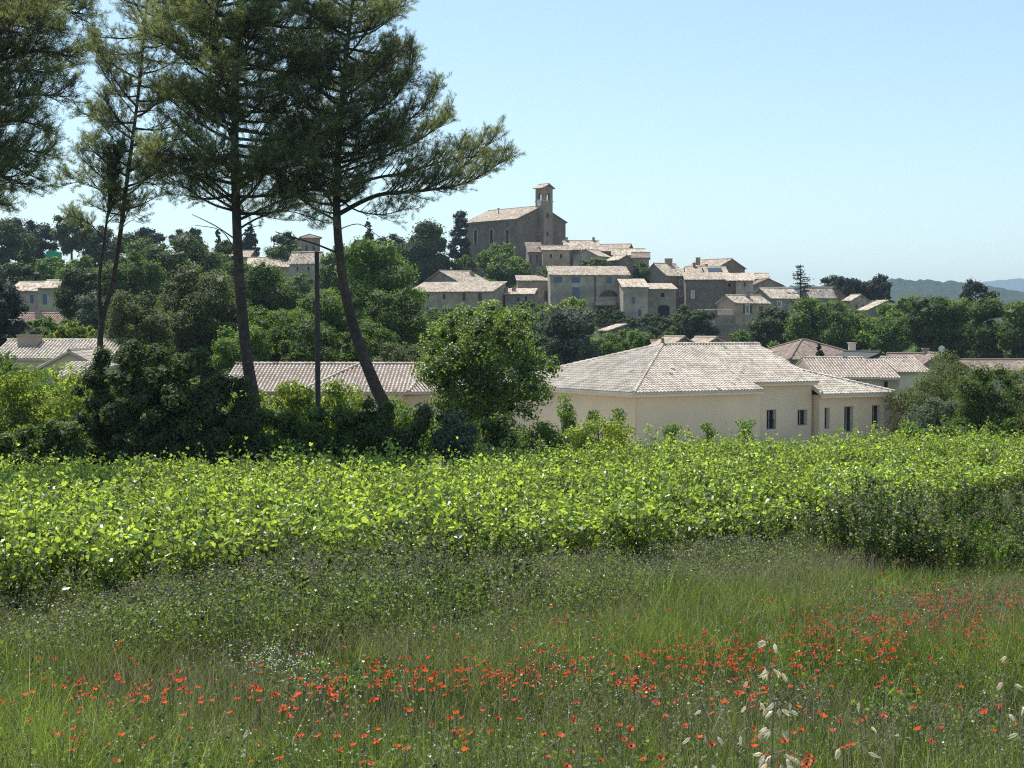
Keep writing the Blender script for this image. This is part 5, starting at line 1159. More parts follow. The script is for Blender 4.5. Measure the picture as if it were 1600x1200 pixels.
def pines():
    pine('tallest straight trunked pine standing left of the wooden pole', [(398, 640), (386, 560), (375, 450), (370, 350), (367, 250), (368, 150), (372, 50), (376, -60), (380, -160)], 52.5, 0.25,
         [([(369, 330, 0), (330, 318, -0.5), (285, 290, -0.8), (240, 262, -1)], 0.055, 0.35, 1.0), ([(369, 320, 0), (310, 280, 0.6), (262, 268, 1), (222, 272, 1.2)], 0.06, 0.45, 0.9),
          ([(370, 345, 0), (420, 322, 0.6), (470, 300, 0.8), (520, 285, 0.4)], 0.06, 0.3, 1.1), ([(370, 290, 0), (420, 255, -0.8), (470, 232, -1.2), (515, 205, -1.5)], 0.07, 0.25, 1.3),
          ([(370, 360, 0), (405, 340, -0.6), (450, 330, -1.0), (500, 345, -1.2)], 0.045, 0.3, 1.0)],
         (0.46, 0.98, 92, [(0.44, 2.6), (0.55, 3.3), (0.7, 3.3), (0.85, 3.2), (1.0, 2.2)]), 21,
         rods=[([(365, 372, 0), (335, 352, -0.3), (300, 335, -0.4)], 0.03), ([(367, 390, 0), (345, 360, 0.3), (305, 352, 0.5)], 0.025), ([(374, 372, 0), (392, 356, 0.3), (410, 352, 0.5)], 0.03)])
    pine('leaning curved pine with long branches reaching right over the village', [(604, 650), (585, 600), (560, 535), (540, 460), (530, 390), (526, 320), (529, 230), (536, 140), (545, 50), (556, -30)], 54, 0.27,
         [([(528, 335, 0), (590, 305, -0.4), (660, 298, -0.6), (730, 285, -0.4), (785, 252, 0)], 0.095, 0.28, 1.5), ([(660, 298, -0.6), (705, 275, 0), (745, 240, 0.4), (768, 222, 0.6)], 0.05, 0.1, 1.3),
          ([(528, 300, 0), (580, 280, 0.6), (640, 268, 0.8), (700, 250, 0.8), (745, 245, 1.0)], 0.07, 0.3, 1.3), ([(529, 250, 0), (580, 225, -0.6), (630, 195, -1.0), (680, 150, -1.0)], 0.075, 0.25, 1.4),
          ([(530, 210, 0), (575, 180, 0.5), (620, 150, 0.6), (645, 100, 0.5)], 0.065, 0.25, 1.3), ([(531, 270, 0), (600, 245, 1.0), (660, 215, 1.4), (695, 190, 1.6)], 0.06, 0.25, 1.3),
          ([(527, 345, 0), (490, 325, -0.8), (455, 300, -1.3), (430, 280, -1.5)], 0.05, 0.3, 1.0), ([(528, 310, 0), (560, 330, -0.6), (600, 335, -0.9), (640, 325, -1.0)], 0.04, 0.35, 0.9)],
         (0.58, 0.985, 76, [(0.56, 1.8), (0.66, 2.6), (0.8, 2.7), (0.9, 2.4), (1.0, 1.3)]), 22,
         rods=[([(529, 396, 0), (495, 382, -0.5), (462, 372, -0.8), (430, 362, -1)], 0.045), ([(460, 372, -0.8), (440, 385, -0.9), (425, 398, -1.0)], 0.02), ([(527, 360, 0), (560, 350, 0.4), (590, 368, 0.6), (600, 378, 0.7)], 0.022)])
    pine('thin pine with two close stems forming a fork near its foot', [(157, 640), (156, 580), (157, 525), (162, 490), (178, 430), (190, 350), (200, 270), (212, 180), (222, 90), (230, 0), (236, -60)], 55, 0.14,
         [([(196, 300, 0), (230, 285, -0.4), (262, 300, -0.6)], 0.03, 0.3, 1.0), ([(205, 240, 0), (175, 215, -0.5), (150, 180, -0.8)], 0.03, 0.25, 1.1), ([(212, 180, 0), (180, 140, 0.2), (155, 100, 0.4), (146, 60, 0.4)], 0.03, 0.25, 1.1),
          ([(192, 330, 0), (160, 300, 0.5), (125, 285, 0.8), (98, 290, 1)], 0.035, 0.3, 1.1), ([(157, 500, 0), (155, 440, -0.3), (162, 380, -0.5), (172, 310, -0.6), (182, 250, -0.7)], 0.095, 0.62, 1.4),
          ([(163, 375, -0.5), (140, 350, -0.9), (112, 338, -1.2)], 0.03, 0.3, 1.2), ([(166, 350, -0.5), (190, 330, -1), (215, 335, -1.2)], 0.025, 0.3, 1.0), ([(157, 400, -0.4), (135, 372, -0.2), (120, 345, 0)], 0.025, 0.35, 0.9)],
         (0.54, 0.985, 52, [(0.52, 1.4), (0.7, 2.0), (0.85, 1.7), (1.0, 0.9)]), 23, rods=[([(188, 358, 0), (205, 345, 0.2), (225, 350, 0.3)], 0.02)])
    pine('huge pine at the left edge with drooping dark foliage', [(-120, 660), (-115, 500), (-112, 350), (-110, 200), (-105, 50), (-100, -120)], 44, 0.33,
         [([(-112, 330, 0), (-60, 290, -0.5), (-10, 275, -0.8), (30, 285, -1)], 0.09, 0.2, 1.7), ([(-112, 350, 0), (-70, 320, 0.5), (-25, 312, 0.8), (5, 318, 0.8)], 0.05, 0.2, 1.3), ([(-110, 290, 0), (-50, 250, 0.5), (20, 235, 0.8), (75, 240, 0.8)], 0.09, 0.2, 1.7), ([(-110, 230, 0), (-40, 180, -0.5), (30, 150, -0.6), (95, 150, -0.6)], 0.09, 0.2, 1.8),
          ([(-108, 160, 0), (-30, 110, 0.5), (50, 80, 0.6), (118, 90, 0.6)], 0.09, 0.2, 1.8), ([(-106, 90, 0), (-20, 50, -0.4), (60, 10, -0.6), (125, 22, -0.6)], 0.09, 0.2, 1.8), ([(-105, 30, 0), (-20, -20, 0.4), (60, -50, 0.6), (110, -40, 0.6)], 0.08, 0.2, 1.6),
          ([(-110, 260, 0), (-50, 215, -1.2), (10, 190, -1.6), (60, 195, -1.6)], 0.08, 0.2, 1.7), ([(-108, 190, 0), (-40, 140, 1.2), (20, 110, 1.6), (80, 115, 1.6)], 0.08, 0.2, 1.7), ([(-106, 120, 0), (-30, 60, -1.4), (30, 35, -1.8), (80, 45, -1.8)], 0.08, 0.2, 1.7),
          ([(-106, 60, 0), (-40, 10, 1.4), (20, -20, 1.8), (70, -10, 1.8)], 0.08, 0.2, 1.6), ([(-110, 270, 0), (-40, 270, 0.2), (10, 260, -0.2), (50, 275, -0.4)], 0.06, 0.2, 1.6)],
         (0.52, 0.95, 36, [(0.4, 3.0), (1, 3.4)]), 24, n_per=13)
pines()
def pole():
    p = at(497, 640, 53); g = ground(p.x, 53); top = at(495, 394, 53); root = empty('utility_pole', (p.x, 53, g), 0, 'plain dark wooden pole standing between the two tall pine trunks', 'pole')
    mb = MB(); o = Vector((p.x, 53, g)); mb.tube([Vector((p.x, 53, g)) - o, p.lerp(top, 0.5) - o, top - o], [0.115, 0.10, 0.085], 12); mb.build('post', M['pole'], root, smooth=True)
    mb = MB(); mb.tube([top - o + Vector((0, 0, 0.003)), top - o + Vector((0, 0, 0.05))], [0.105, 0.09], 10); mb.build('cap', M['grey_metal'], root)
pole()
# ---------------------------------------------------------------- the vineyard
def field_near(r): return float(np.interp(r, [(-200 - 800) / F, 0 / F - 0.36, -0.18, 0.09, 0.2, 0.27, 0.36, 0.5], [18.3, 18.5, 19.9, 24.2, 28.5, 32.5, 39.5, 45]))
def field_far(r): return float(np.interp(r, [-0.5, -0.36, -0.1, 0.09, 0.27, 0.40], [43.5, 44, 47, 55, 62, 65]))
def vine_mesh(seed):
    rs = np.random.RandomState(seed); P = []; N = []; mb = MB()
    mb.tube([(0, 0, -0.05), (0.03, 0.02, 0.25), (-0.02, 0, 0.5)], [0.045, 0.035, 0.05], 7)
    for i in range(13):
        a = rs.uniform(0, 6.28); L = rs.uniform(0.7, 1.15); out = rs.uniform(0.25, 0.75)
        pts = [Vector((0, 0, 0.48)), Vector((math.cos(a) * out * 0.5, math.sin(a) * out * 0.5, 0.48 + L * 0.5)), Vector((math.cos(a) * out, math.sin(a) * out, 0.45 + L * rs.uniform(0.55, 1.0)))]
        if i > 9: pts[2] = Vector((math.cos(a) * out * 0.5, math.sin(a) * out * 0.5, 0.55 + L))
        sp = bez(pts, 4); mb.tube(sp, [0.009 * (1 - 0.7 * k / len(sp)) for k in range(len(sp))], 3, cap=False)
        for j in range(34):
            t = rs.uniform(0.1, 1.0) ** 0.9; x = t * (len(sp) - 1); k = min(int(x), len(sp) - 2); q = sp[k].lerp(sp[k + 1], x - k)
            dd = rs.normal(size=3) * 0.085; P.append([q.x + dd[0] * 1.2, q.y + dd[1] * 1.2, max(0.12, q.z + dd[2])]); N.append([dd[0] * 8, dd[1] * 8, 0.9])
    for j in range(46):
        a = rs.uniform(0, 6.28); q = rs.uniform(0.3, 0.7); P.append([math.cos(a) * q, math.sin(a) * q, rs.uniform(0.12, 0.7)]); N.append([math.cos(a), math.sin(a), 0.3])
    P = np.array(P); N = np.array(N) + rs.normal(size=(len(P), 3)) * 0.75
    V, Fc = cards(rs, P, N, rs.uniform(0.05, 0.112, len(P)), VINELEAF, 0.3, 0.6)
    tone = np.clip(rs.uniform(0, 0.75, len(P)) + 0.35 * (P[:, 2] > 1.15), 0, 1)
    return mb.mesh('trunk', True), (V, Fc, tone)
def vineyard():
    rn = random.Random(4); var = [vine_mesh(500 + i) for i in range(10)]; meshes = []
    for tm, (V, Fc, tone) in var:
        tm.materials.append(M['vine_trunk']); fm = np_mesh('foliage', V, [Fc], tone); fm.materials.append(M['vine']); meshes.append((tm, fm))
    spots = []; ang = R(24); c, s = math.cos(ang), math.sin(ang)
    for i in range(-60, 60):
        for j in range(-60, 60):
            a = i * 1.12 + (j % 2) * 0.5; b = j * 1.62; x = c * a - s * b + rn.uniform(-.1, .1); y = 40 + s * a + c * b + rn.uniform(-.1, .1)
            if y < 5: continue
            r = x / y
            if abs(x) < 0.405 * y + 2.6 and field_near(r) < y < field_far(r): spots.append((x, y))
    spots.sort(key=lambda p: p[1] + abs(p[0]) * 0.05 + (200 if abs(p[0]) > 0.375 * p[1] else 0)); print('VINES', len(spots))
    for i, (x, y) in enumerate(spots[:300]):
        tm, fm = meshes[rn.randrange(10)]; root = empty('grape_vine', (x, y, ground(x, y)), rn.uniform(0, 6.28), 'leafy green grape vine standing among the others in the vineyard', 'vine', 'grape vines of the vineyard')
        sc = rn.uniform(0.88, 1.12); root.scale = (sc * 1.05, sc * 1.05, sc * rn.uniform(0.92, 1.1))
        link('trunk', tm, [], root); link('foliage', fm, [], root)
    VV = []; FF = []; TT = []; n0 = 0; mbT = []
    for x, y in spots[300:]:
        V, Fc, tone = var[rn.randrange(10)][1]; a = rn.uniform(0, 6.28); sc = rn.uniform(0.92, 1.15); ca, sa = math.cos(a) * sc, math.sin(a) * sc
        W = np.stack([V[:, 0] * ca - V[:, 1] * sa + x, V[:, 0] * sa + V[:, 1] * ca + y, V[:, 2] * sc * rn.uniform(0.9, 1.15) + ground(x, y)], 1)
        VV.append(W); FF.append(Fc + n0); TT.append(tone); n0 += len(V)
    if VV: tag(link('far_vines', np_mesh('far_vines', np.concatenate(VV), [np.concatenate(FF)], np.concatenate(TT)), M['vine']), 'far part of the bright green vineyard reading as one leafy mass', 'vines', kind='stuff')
vineyard()

# ---------------------------------------------------------------- meadow, weeds and flowers
def blades(rs, x, y, h, w, lean=0.35, seg=3):
    """curved grass blades as strips"""
    n = len(x); z = ground_np(x, y); a = rs.uniform(0, 2 * np.pi, n); ln = np.abs(rs.normal(size=n)) * lean * h; dx, dy = np.cos(a) * ln, np.sin(a) * ln
    b = rs.uniform(0, 2 * np.pi, n); sx, sy = np.cos(b) * w / 2, np.sin(b) * w / 2; V = []
    for k in range(seg):
        t = k / seg; ww = 1 - t * 0.55; cx = x + dx * t * t; cy = y + dy * t * t; cz = z - 0.02 + h * t * (1 - 0.12 * t)
        V += [np.stack([cx - sx * ww, cy - sy * ww, cz], 1), np.stack([cx + sx * ww, cy + sy * ww, cz], 1)]
    V.append(np.stack([x + dx, y + dy, z + h * 0.9], 1)); V = np.stack(V, 1); k = V.shape[1]; base = np.arange(n) * k
    Q = [np.stack([base + 2 * i, base + 2 * i + 1, base + 2 * i + 3, base + 2 * i + 2], 1) for i in range(seg - 1)]
    Tt = np.stack([base + k - 3, base + k - 2, base + k - 1], 1)
    return V.reshape(-1, 3), Q, Tt
def scatter(rs, n, y0, y1, rw=0.40, edge=None):
    n = int(n * 1.28); y = np.sqrt(rs.uniform(y0 * y0, y1 * y1, n)); x = rs.uniform(-1, 1, n) * (rw * y + 2.6); r = x / y
    if edge is not None:
        lim = np.array([edge(q) for q in r]); k = y < lim; x, y = x[k], y[k]
    return x, y
def grassobj(name, label, rs, x, y, h, w, mat, lean=0.35, seg=3, tone=None):
    V, Q, Tt = blades(rs, x, y, h, w, lean, seg); n = len(x)
    me = np_mesh(name, V, Q + [Tt], np.tile(rs.uniform(0, 1, n) if tone is None else tone, len(Q) + 1))
    return tag(link(name, me, M[mat]), label, name.replace('_', ' '), kind='stuff')
def patch(x, y, s=1.0, ph=0.0):
    return (np.sin(x * 1.1 * s + 1.7 * np.sin(y * 0.6 * s + ph)) + np.sin(y * 0.9 * s + 1.3 * np.sin(x * 0.5 * s + ph * 2)) + np.sin((x + y) * 0.37 * s + ph)) / 3
def meadow():
    rs = np.random.RandomState(77)
    near = lambda r: field_near(r) + 0.5
    x, y = scatter(rs, 190000, 6.0, 34, edge=near); cx_, cy_ = scatter(rs, 11000, 6.0, 34, edge=near); kt = len(cx_); ti = rs.randint(0, kt, 300000)
    th = rs.uniform(0.55, 1.45, kt); tt = rs.uniform(-0.28, 0.32, kt); sp = rs.uniform(0.04, 0.11, kt)[ti]
    x = np.concatenate([x, cx_[ti] + rs.normal(size=len(ti)) * sp]); y = np.concatenate([y, cy_[ti] + rs.normal(size=len(ti)) * sp]); n1 = len(x) - len(ti)
    fh = np.concatenate([np.full(n1, 0.62), th[ti]]); ft = np.concatenate([np.zeros(n1), tt[ti]]); p = patch(x, y)
    h = (0.30 + 0.20 * p + rs.uniform(-0.1, 0.16, len(x))) * np.where(y > 17, 1.0, 1.0); h = np.clip(h * fh * 1.15, 0.08, 0.95)
    grassobj('meadow_grass', 'fine green meadow grass covering the foreground bank', rs, x, y, h, 0.0026 + 0.00024 * y, 'grass', 0.5, 3, np.clip(rs.uniform(0, 0.8, len(x)) + 0.26 * p + ft, 0, 1))
    x, y = scatter(rs, 60000, 6.0, 30, edge=near); k = patch(x, y, 1.3, 2.0) > -0.15; x, y = x[k], y[k]
    grassobj('dry_grass_stems', 'thin pale dry stems mixed through the meadow grass', rs, x, y, rs.uniform(0.3, 0.62, len(x)), 0.002 + 0.00016 * y, 'straw', 0.5, 3)
    x, y = scatter(rs, 34000, 50, 52, rw=0.42); grassobj('grass_strip', 'rough grass growing below the bushes behind the vineyard', rs, x, y, rs.uniform(0.3, 0.8, len(x)), np.full(len(x), 0.02), 'grass', 0.4, 3)
    n = 15000; y = rs.uniform(18, 29, n); r = rs.uniform(-0.02, 0.26, n); k = y < np.array([near(q) for q in r]); x, y = (r * y)[k], y[k]; k = (patch(x, y, 2.0, 3.0) > -0.25) & (y > 19 + 14 * x / y); x, y = x[k], y[k]
    grassobj('tall_tan_grass', 'tall feathery tan grass between the poppies and the vines', rs, x, y, rs.uniform(0.45, 0.95, len(x)), np.full(len(x), 0.0065), 'straw', 0.42, 3)
    # broad leaved herbs low in the grass: rosettes of small leaves
    x, y = scatter(rs, 150000, 7, 30, edge=near); k = patch(x, y, 1.7, 4.0) > 0.05; x, y = x[k], y[k]; n = len(x)
    cx, cy = scatter(rs, 420, 7.5, 27, edge=near); ci = rs.randint(0, len(cx), 60000); cr_ = rs.uniform(0.08, 0.24, len(cx))[ci]; chh = rs.uniform(0.2, 0.5, len(cx))[ci]; q = rs.normal(size=(60000, 2)) * cr_[:, None] * 0.7
    x2 = cx[ci] + q[:, 0]; y2 = cy[ci] + q[:, 1]; z2 = ground_np(x2, y2) + rs.uniform(0.03, 1, 60000) * chh * np.exp(-(q ** 2).sum(1) / cr_ ** 2); n2 = 60000
    P = np.stack([np.concatenate([x, x2]), np.concatenate([y, y2]), np.concatenate([ground_np(x, y) + rs.uniform(0.05, 0.42, n), z2])], 1); n += n2; V, Fc = cards(rs, P, rs.normal(size=(n, 3)) * 0.8 + [0, 0, 0.7], rs.uniform(0.018, 0.05, n), OVAL)
    tag(link('meadow_herbs', np_mesh('meadow_herbs', V, [Fc], rs.uniform(0, 1, n)), M['weed']), 'broad leaved green herbs in patches through the meadow', 'herbs', kind='stuff')
def seedheads():
    rs = np.random.RandomState(80); near = lambda r: field_near(r) + 0.3
    x, y = scatter(rs, 26000, 6.5, 30, edge=near); k = (patch(x, y, 0.9, 1.0) > -0.3); x, y = x[k], y[k]; q = 7; n = len(x); z = ground_np(x, y) + rs.uniform(0.28, 0.62, n)
    a = rs.uniform(0, 6.28, n); t = np.tile(np.linspace(0, 1, q), n); X = np.repeat(x, q) + np.repeat(np.cos(a), q) * t * 0.05; Yy = np.repeat(y, q) + np.repeat(np.sin(a), q) * t * 0.05; Z = np.repeat(z, q) - t * 0.07
    P = np.stack([X, Yy, Z], 1) + rs.normal(size=(n * q, 3)) * 0.006; V, Fc = cards(rs, P, rs.normal(size=P.shape), rs.uniform(0.009, 0.02, n * q), DIAMOND, droop=1.5)
    tag(link('grass_seed_heads', np_mesh('grass_seed_heads', V, [Fc], np.repeat(rs.uniform(0, 1, n), q)), M['straw']), 'fine pale nodding seed heads over the meadow grass', 'seed heads', kind='stuff')
seedheads()
def weeds():
    """the tall band of weeds between meadow and vines: stems with small leaves and pinkish seed heads"""
    rs = np.random.RandomState(78); st = []; P = []; N = []; S = []; SP = []; SN = []; SS = []
    mb_v = []; n = 5200
    n = 6400; r = rs.uniform(-0.49, 0.49, n); lim = np.array([field_near(q) for q in r])
    top = np.interp(r, [-0.4, -0.3, -0.12, 0.0, 0.12, 0.22, 0.4], [0.45, 0.6, 0.92, 0.85, 0.65, 0.7, 0.8]); dep = np.interp(r, [-0.4, 0, 0.2, 0.4], [4.2, 5.5, 6, 6])
    y = lim + 0.9 - rs.uniform(0, 1, n) ** 1.2 * dep; x = r * y; pt = patch(x, y, 1.4, 6)
    keep = (pt > -0.45) | (rs.uniform(0, 1, n) < 0.3); x, y, top, pt = x[keep], y[keep], top[keep], pt[keep]; n = len(x)
    h = np.clip(top * (0.72 + 0.3 * pt + rs.uniform(-0.2, 0.5, n)), 0.25, 1.7); z = ground_np(x, y)
    V, Q, Tt = blades(np.random.RandomState(5), x, y, h, np.full(n, 0.010), 0.18, 4)
    tag(link('weed_stems', np_mesh('weed_stems', V, Q + [Tt], rs.uniform(0, 1, n * (len(Q) + 1))), M['weed']), 'tall thin weed stems along the front of the vineyard', 'weeds', kind='stuff')
    m = 32; xx = np.repeat(x, m); yy = np.repeat(y, m); hh = np.repeat(h, m); zz = np.repeat(z, m); t = rs.uniform(0.03, 1.0, n * m)
    P = np.stack([xx + rs.normal(size=n * m) * 0.095, yy + rs.normal(size=n * m) * 0.095, zz + hh * t], 1)
    V, Fc = cards(rs, P, rs.normal(size=(n * m, 3)) + [0, 0, 0.6], rs.uniform(0.022, 0.075, n * m) * (1.25 - 0.6 * t), OVAL)
    cl = np.repeat(rs.uniform(0, 0.6, n), m) + rs.uniform(0, 0.4, n * m)
    tag(link('weed_leaves', np_mesh('weed_leaves', V, [Fc], cl), M['weed']), 'dense small leaves of the tall weeds before the vineyard', 'weeds', kind='stuff')
    k = rs.uniform(0, 1, n) < 0.55; x2, y2, z2 = x[k], y[k], (z + h)[k]; q = 9; P = np.stack([np.repeat(x2, q) + rs.normal(size=len(x2) * q) * 0.035, np.repeat(y2, q) + rs.normal(size=len(x2) * q) * 0.035, np.repeat(z2, q) - rs.uniform(-0.03, 0.12, len(x2) * q)], 1)
    V, Fc = cards(rs, P, rs.normal(size=P.shape), rs.uniform(0.014, 0.034, len(P)), BLOB)
    tag(link('weed_seed_heads', np_mesh('weed_seed_heads', V, [Fc], rs.uniform(0, 1, len(P))), M['seed']), 'dull pinkish seed heads on the tall weeds', 'seed heads', kind='stuff')
def weed_bush(label, u, vb, hm, wm, seed, mat='weed', dead=0, name='weed_clump', cat='weed', heads=True):
    """one bushy weed: many upright leafy stems from one root"""
    rs = np.random.RandomState(seed); g = on_ground(u, vb); root = empty(name, g, 0, label, cat, 'bushy weeds before the vineyard'); mb = MB(); P = []; T = []; Sd = []
    for i in range(int(26 * wm)):
        a = rs.uniform(0, 6.28); q = wm / 2 * math.sqrt(rs.uniform(0, 1)); bx, by = math.cos(a) * q * 0.75, math.sin(a) * q * 0.75; H = hm * (1 - 0.45 * (q / (wm / 2)) ** 2) * rs.uniform(0.75, 1.08)
        ex, ey = bx * 1.3 + rs.normal() * 0.08, by * 1.3 + rs.normal() * 0.08; mb.tube([(bx, by, -0.05), ((bx + ex) / 2, (by + ey) / 2, H * 0.55), (ex, ey, H)], [0.009, 0.007, 0.003], 4, cap=False)
        m = int(85 * H); t = rs.uniform(0.02, 1, m) ** 0.85
        P.append(np.stack([bx + (ex - bx) * t + rs.normal(size=m) * 0.085 * (1.3 - t), by + (ey - by) * t + rs.normal(size=m) * 0.085 * (1.3 - t), H * t], 1)); Sd.append([ex, ey, H])
    P = np.concatenate(P); n = len(P); V, Fc = cards(rs, P, rs.normal(size=(n, 3)) + [0, 0, 0.6], rs.uniform(0.035, 0.095, n), OVAL)
    link('foliage', np_mesh('foliage', V, [Fc], rs.uniform(0, 1, n)), M[mat], root); mb.build('stem', M['stem'], root)
    if heads:
        Sd = np.repeat(np.array(Sd), 16, 0); Sd = Sd + rs.normal(size=Sd.shape) * [0.06, 0.06, 0.05]; V, Fc = cards(rs, Sd, rs.normal(size=Sd.shape), rs.uniform(0.02, 0.04, len(Sd)), BLOB); tag(link('seed_heads', np_mesh('seed_heads', V, [Fc], rs.uniform(0, 1, len(Sd))), M['seed'], root), kind='stuff')
    if dead:
        n = dead; a = rs.uniform(0, 6.28, n); q = wm * 0.5 * np.sqrt(rs.uniform(0, 1, n)); P = np.stack([np.cos(a) * q, np.sin(a) * q - wm * 0.15, rs.uniform(0.0, 0.38, n) * hm], 1)
        V, Fc = cards(rs, P, rs.normal(size=(n, 3)), rs.uniform(0.04, 0.1, n), OVAL); tag(link('dead_leaves', np_mesh('dead_leaves', V, [Fc], rs.uniform(0, 1, n)), M['deadleaf'], root), kind='stuff')
def bushes():
    B = weed_bush
    B('tall bushy weed with brown dead leaves at its foot, left of the pair', 1395, 912, 1.75, 1.7, 901, dead=260)
    B('tall weed rising highest before the right vines', 1350, 900, 1.8, 1.6, 902)
    B('bushy weed right of the brown dead leaves', 1455, 912, 1.6, 1.6, 903, dead=200)
    B('dense leafy dark weed near the right edge', 1540, 912, 1.25, 1.5, 904, mat='lv_mid')
    B('weed cut by the right edge of the picture', 1605, 905, 1.3, 1.5, 905)
    B('slim dark upright weed alone in the middle meadow', 1062, 948, 0.75, 0.55, 906, mat='lv_mid', heads=False)
    B('dark bushy weed left of the white blossom patch', 330, 1010, 0.85, 1.5, 907, mat='lv_mid')
    B('wide grey green weed in the middle of the weed band', 560, 985, 1.05, 1.9, 908)
    B('dark leafy weed right of the middle weed band', 700, 985, 1.0, 1.5, 909, mat='lv_mid')
    B('shadowy weed between the left bank and the white blossoms', 210, 1000, 0.7, 1.3, 910, mat='lv_mid')
    B('leafy weed above the white blossom patch', 440, 995, 1.1, 1.6, 911)
    B('tall weed standing against the vines above the middle meadow', 800, 965, 0.9, 1.3, 912)
    B('weed with pinkish heads at the far left of the band', 60, 985, 0.6, 1.3, 913)
    B('green herb clump in the right meadow among poppies', 1500, 1060, 0.42, 1.0, 914, mat='lv_green', heads=False)
    B('green herb clump low in the right meadow', 1410, 1140, 0.35, 0.7, 915, mat='lv_green', heads=False)
    B('broad leaved herb left of centre beside the red poppies', 545, 1095, 0.35, 0.5, 916, mat='lv_green', heads=False)
    B('shaggy weed against the vines near the left edge', 165, 965, 0.95, 1.6, 918, mat='lv_mid')
    B('tallest shaggy weed against the vines left of centre', 410, 965, 1.3, 1.7, 919, mat='lv_mid')
    B('shaggy weed against the vines, second from the slim dark one', 640, 958, 1.25, 1.7, 920)
    B('grey green weed below the vines left of the slim dark one', 925, 940, 0.8, 1.6, 921, mat='lv_mid')
    B('low shaggy weed under the vines right of the slim dark one', 1150, 915, 0.8, 1.7, 922)
    B('tall grey weed standing behind the brown dead leaves at right', 1430, 872, 1.5, 1.9, 923)
    B('dusty green weed behind the dense dark one at right', 1520, 868, 1.5, 2.0, 924, mat='lv_mid')
    B('farthest weed at the right edge below the vines', 1595, 858, 1.4, 2.0, 925)
    B('round green weed between the tallest right weed and the vines', 1310, 878, 1.3, 1.6, 926)
    B('tall weed behind the slim dark one, nearer the vines', 1260, 880, 1.1, 1.5, 917)
meadow(); weeds(); bushes()

